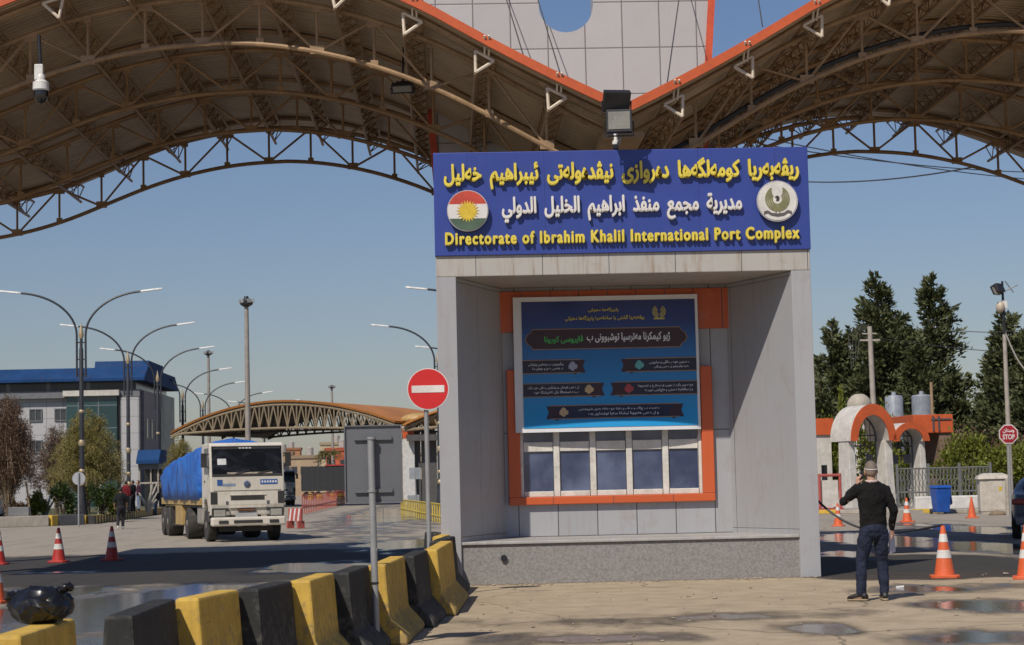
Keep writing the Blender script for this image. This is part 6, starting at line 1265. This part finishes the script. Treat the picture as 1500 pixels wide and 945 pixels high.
MB().box((-.105, .055, 1.56), (.012, .075, .15), rz=R(12), ry=R(8)).build('phone', BLK, bevel=.008)
ph_ = [o for o in COL.objects if o.name == 'phone'][0]; ph_.location = man.location; ph_.rotation_euler.z = R(4); tag(ph_, 'dark phone held to the ear of the man in the black sweater', 'phone')
m = MB(); rings = []
hc = Vector(main['h'])
for a in np.linspace(0, 2*PI, 40, endpoint=False): rings.append([hc+Vector((math.cos(a)*rx, -.012+math.sin(a)*ry*(1.0), z+.012*math.sin(a))) for rx, ry, z in ((.080, .1005, .012), (.0835, .104, .012), (.0835, .104, .026), (.080, .1005, .026))])
rings.append(rings[0]); m.loft(rings, cap=False).build('head_band', M('strap_white', (.52, .50, .48), .7), man, smooth='all')
m = MB(); pr = [(.088, .062, 1.475), (.078, .066, 1.515), (.072, .062, 1.515), (.08, .056, 1.475)]; rings = [[(math.cos(a)*rx, -.008+math.sin(a)*ry, z) for rx, ry, z in pr] for a in np.linspace(0, 2*PI, 32)]; m.loft(rings, cap=False).build('collar', M('collar_pink', (.48, .36, .33), .8), man, smooth='all')
m = MB(); m.box((.258, .09, .74), (.02, .17, .30), rx=R(8), rz=R(-38)); pa = m.build('papers', M('paper_sheet', (.46, .46, .54), .7), loc=man.location, rz=R(4)); tag(pa, 'folded white papers in the lowered hand of the man in black', 'papers')
walk = dict(h=(0, .02, 1.62), sl=(-.18, 0, 1.41), el=(-.25, -.05, 1.13), wl=(-.25, .05, .9), sr=(.18, 0, 1.41), er=(.25, .02, 1.13), wr=(.24, .15, .93), kl=(-.1, .02, .5), al=(-.12, -.18, .12), kr=(.09, .16, .5), ar=(.08, .12, .09), tl=(-.1, 1, 0), tr=(.1, 1, 0))
stand = dict(walk, kl=(-.1, .02, .49), al=(-.13, 0, .09), kr=(.1, .02, .49), ar=(.13, .0, .09), wl=(-.2, .12, .9), wr=(.2, .12, .9))
C_ = lambda n, c: cloth(n, c, .4, 8)
PG = 'people near the planted island'
def pgp(px, py, z=0): p = gp(px, py, z); return (p.x, p.y, z)
p = pgp(177, 775); person('person in a black T-shirt and dark trousers with white shoes walking on the road', p, R(8), walk, C_('tee_black', (.012, .012, .013)), C_('trouser_dark', (.022, .02, .026)), M('shoe_white', (.55, .53, .5), .6), HDARK, .02, group=PG, sleeve=0, hands=False)
person('person in a dark red jacket behind the walking person', pgp(185, 752, .36), R(-30), stand, C_('jacket_red', (.14, .012, .016)), C_('trouser_black', (.014, .014, .016)), SBLK, HDARK, .022, group=PG, hands=False)
person('person all in black standing on the striped kerb', pgp(195, 749, .4), R(60), stand, C_('jacket_black', (.012, .012, .015)), C_('trouser_black', (0, 0, 0)), SBLK, HDARK, .022, group=PG, hands=False)
person('person in a plum top and pale blue jeans standing on the striped kerb', pgp(203, 748, .4), R(100), stand, C_('top_plum', (.055, .014, .035)), C_('jeans_pale', (.16, .22, .32)), SBLK, HDARK, .022, group=PG, hands=False)
person('person in a dark jacket and jeans on the road behind the tarpaulin load', pgp(228, 755), R(30), walk, C_('jacket_dark', (.02, .022, .03)), C_('jeans_mid', (.05, .08, .13)), SBLK, HDARK, .022, group=PG, hands=False, scale=.96)

# grit and scraps along the foot of the booth and on the forecourt
rg_ = np.random.default_rng(5); m = MB()
for k in range(520):
    if k < 220: x, y = rg_.uniform(-.1, 5.7), 31.0-abs(rg_.normal(0, .12))-.03
    else: x, y = rg_.uniform(-1, 9), rg_.uniform(16, 31)
    s = rg_.uniform(.006, .022) if k % 40 else .035; m.ell((x, y, s*.4), (s*rg_.uniform(.7, 1.5), s, s*.5), 6, 4)
tag(m.build('grit', M('grit_stone', (.30, .25, .19), .9, var=.5, vs=2)), kind='stuff')
for px, py, lab in ((745, 852, 'small white paper scrap at the foot of the booth plinth near the barriers'), (1082, 847, 'small white paper scrap at the foot of the booth plinth near the pillar'), (1318, 861, 'small white scrap on the forecourt near the man and the cone')):
    p = gp(px, py); me_ = MB().add([(-.06, -.03, .004), (.05, -.04, .012), (.07, .03, .03), (-.04, .05, .02), (-.06, -.03, .0), (.05, -.04, .006), (.07, .03, .024), (-.04, .05, .014)], [(0, 1, 2, 3), (7, 6, 5, 4), (0, 4, 5, 1), (1, 5, 6, 2), (2, 6, 7, 3), (3, 7, 4, 0)]).build('paper_scrap', SHEETW, loc=p); tag(me_, lab, 'litter', 'paper scraps on the forecourt')
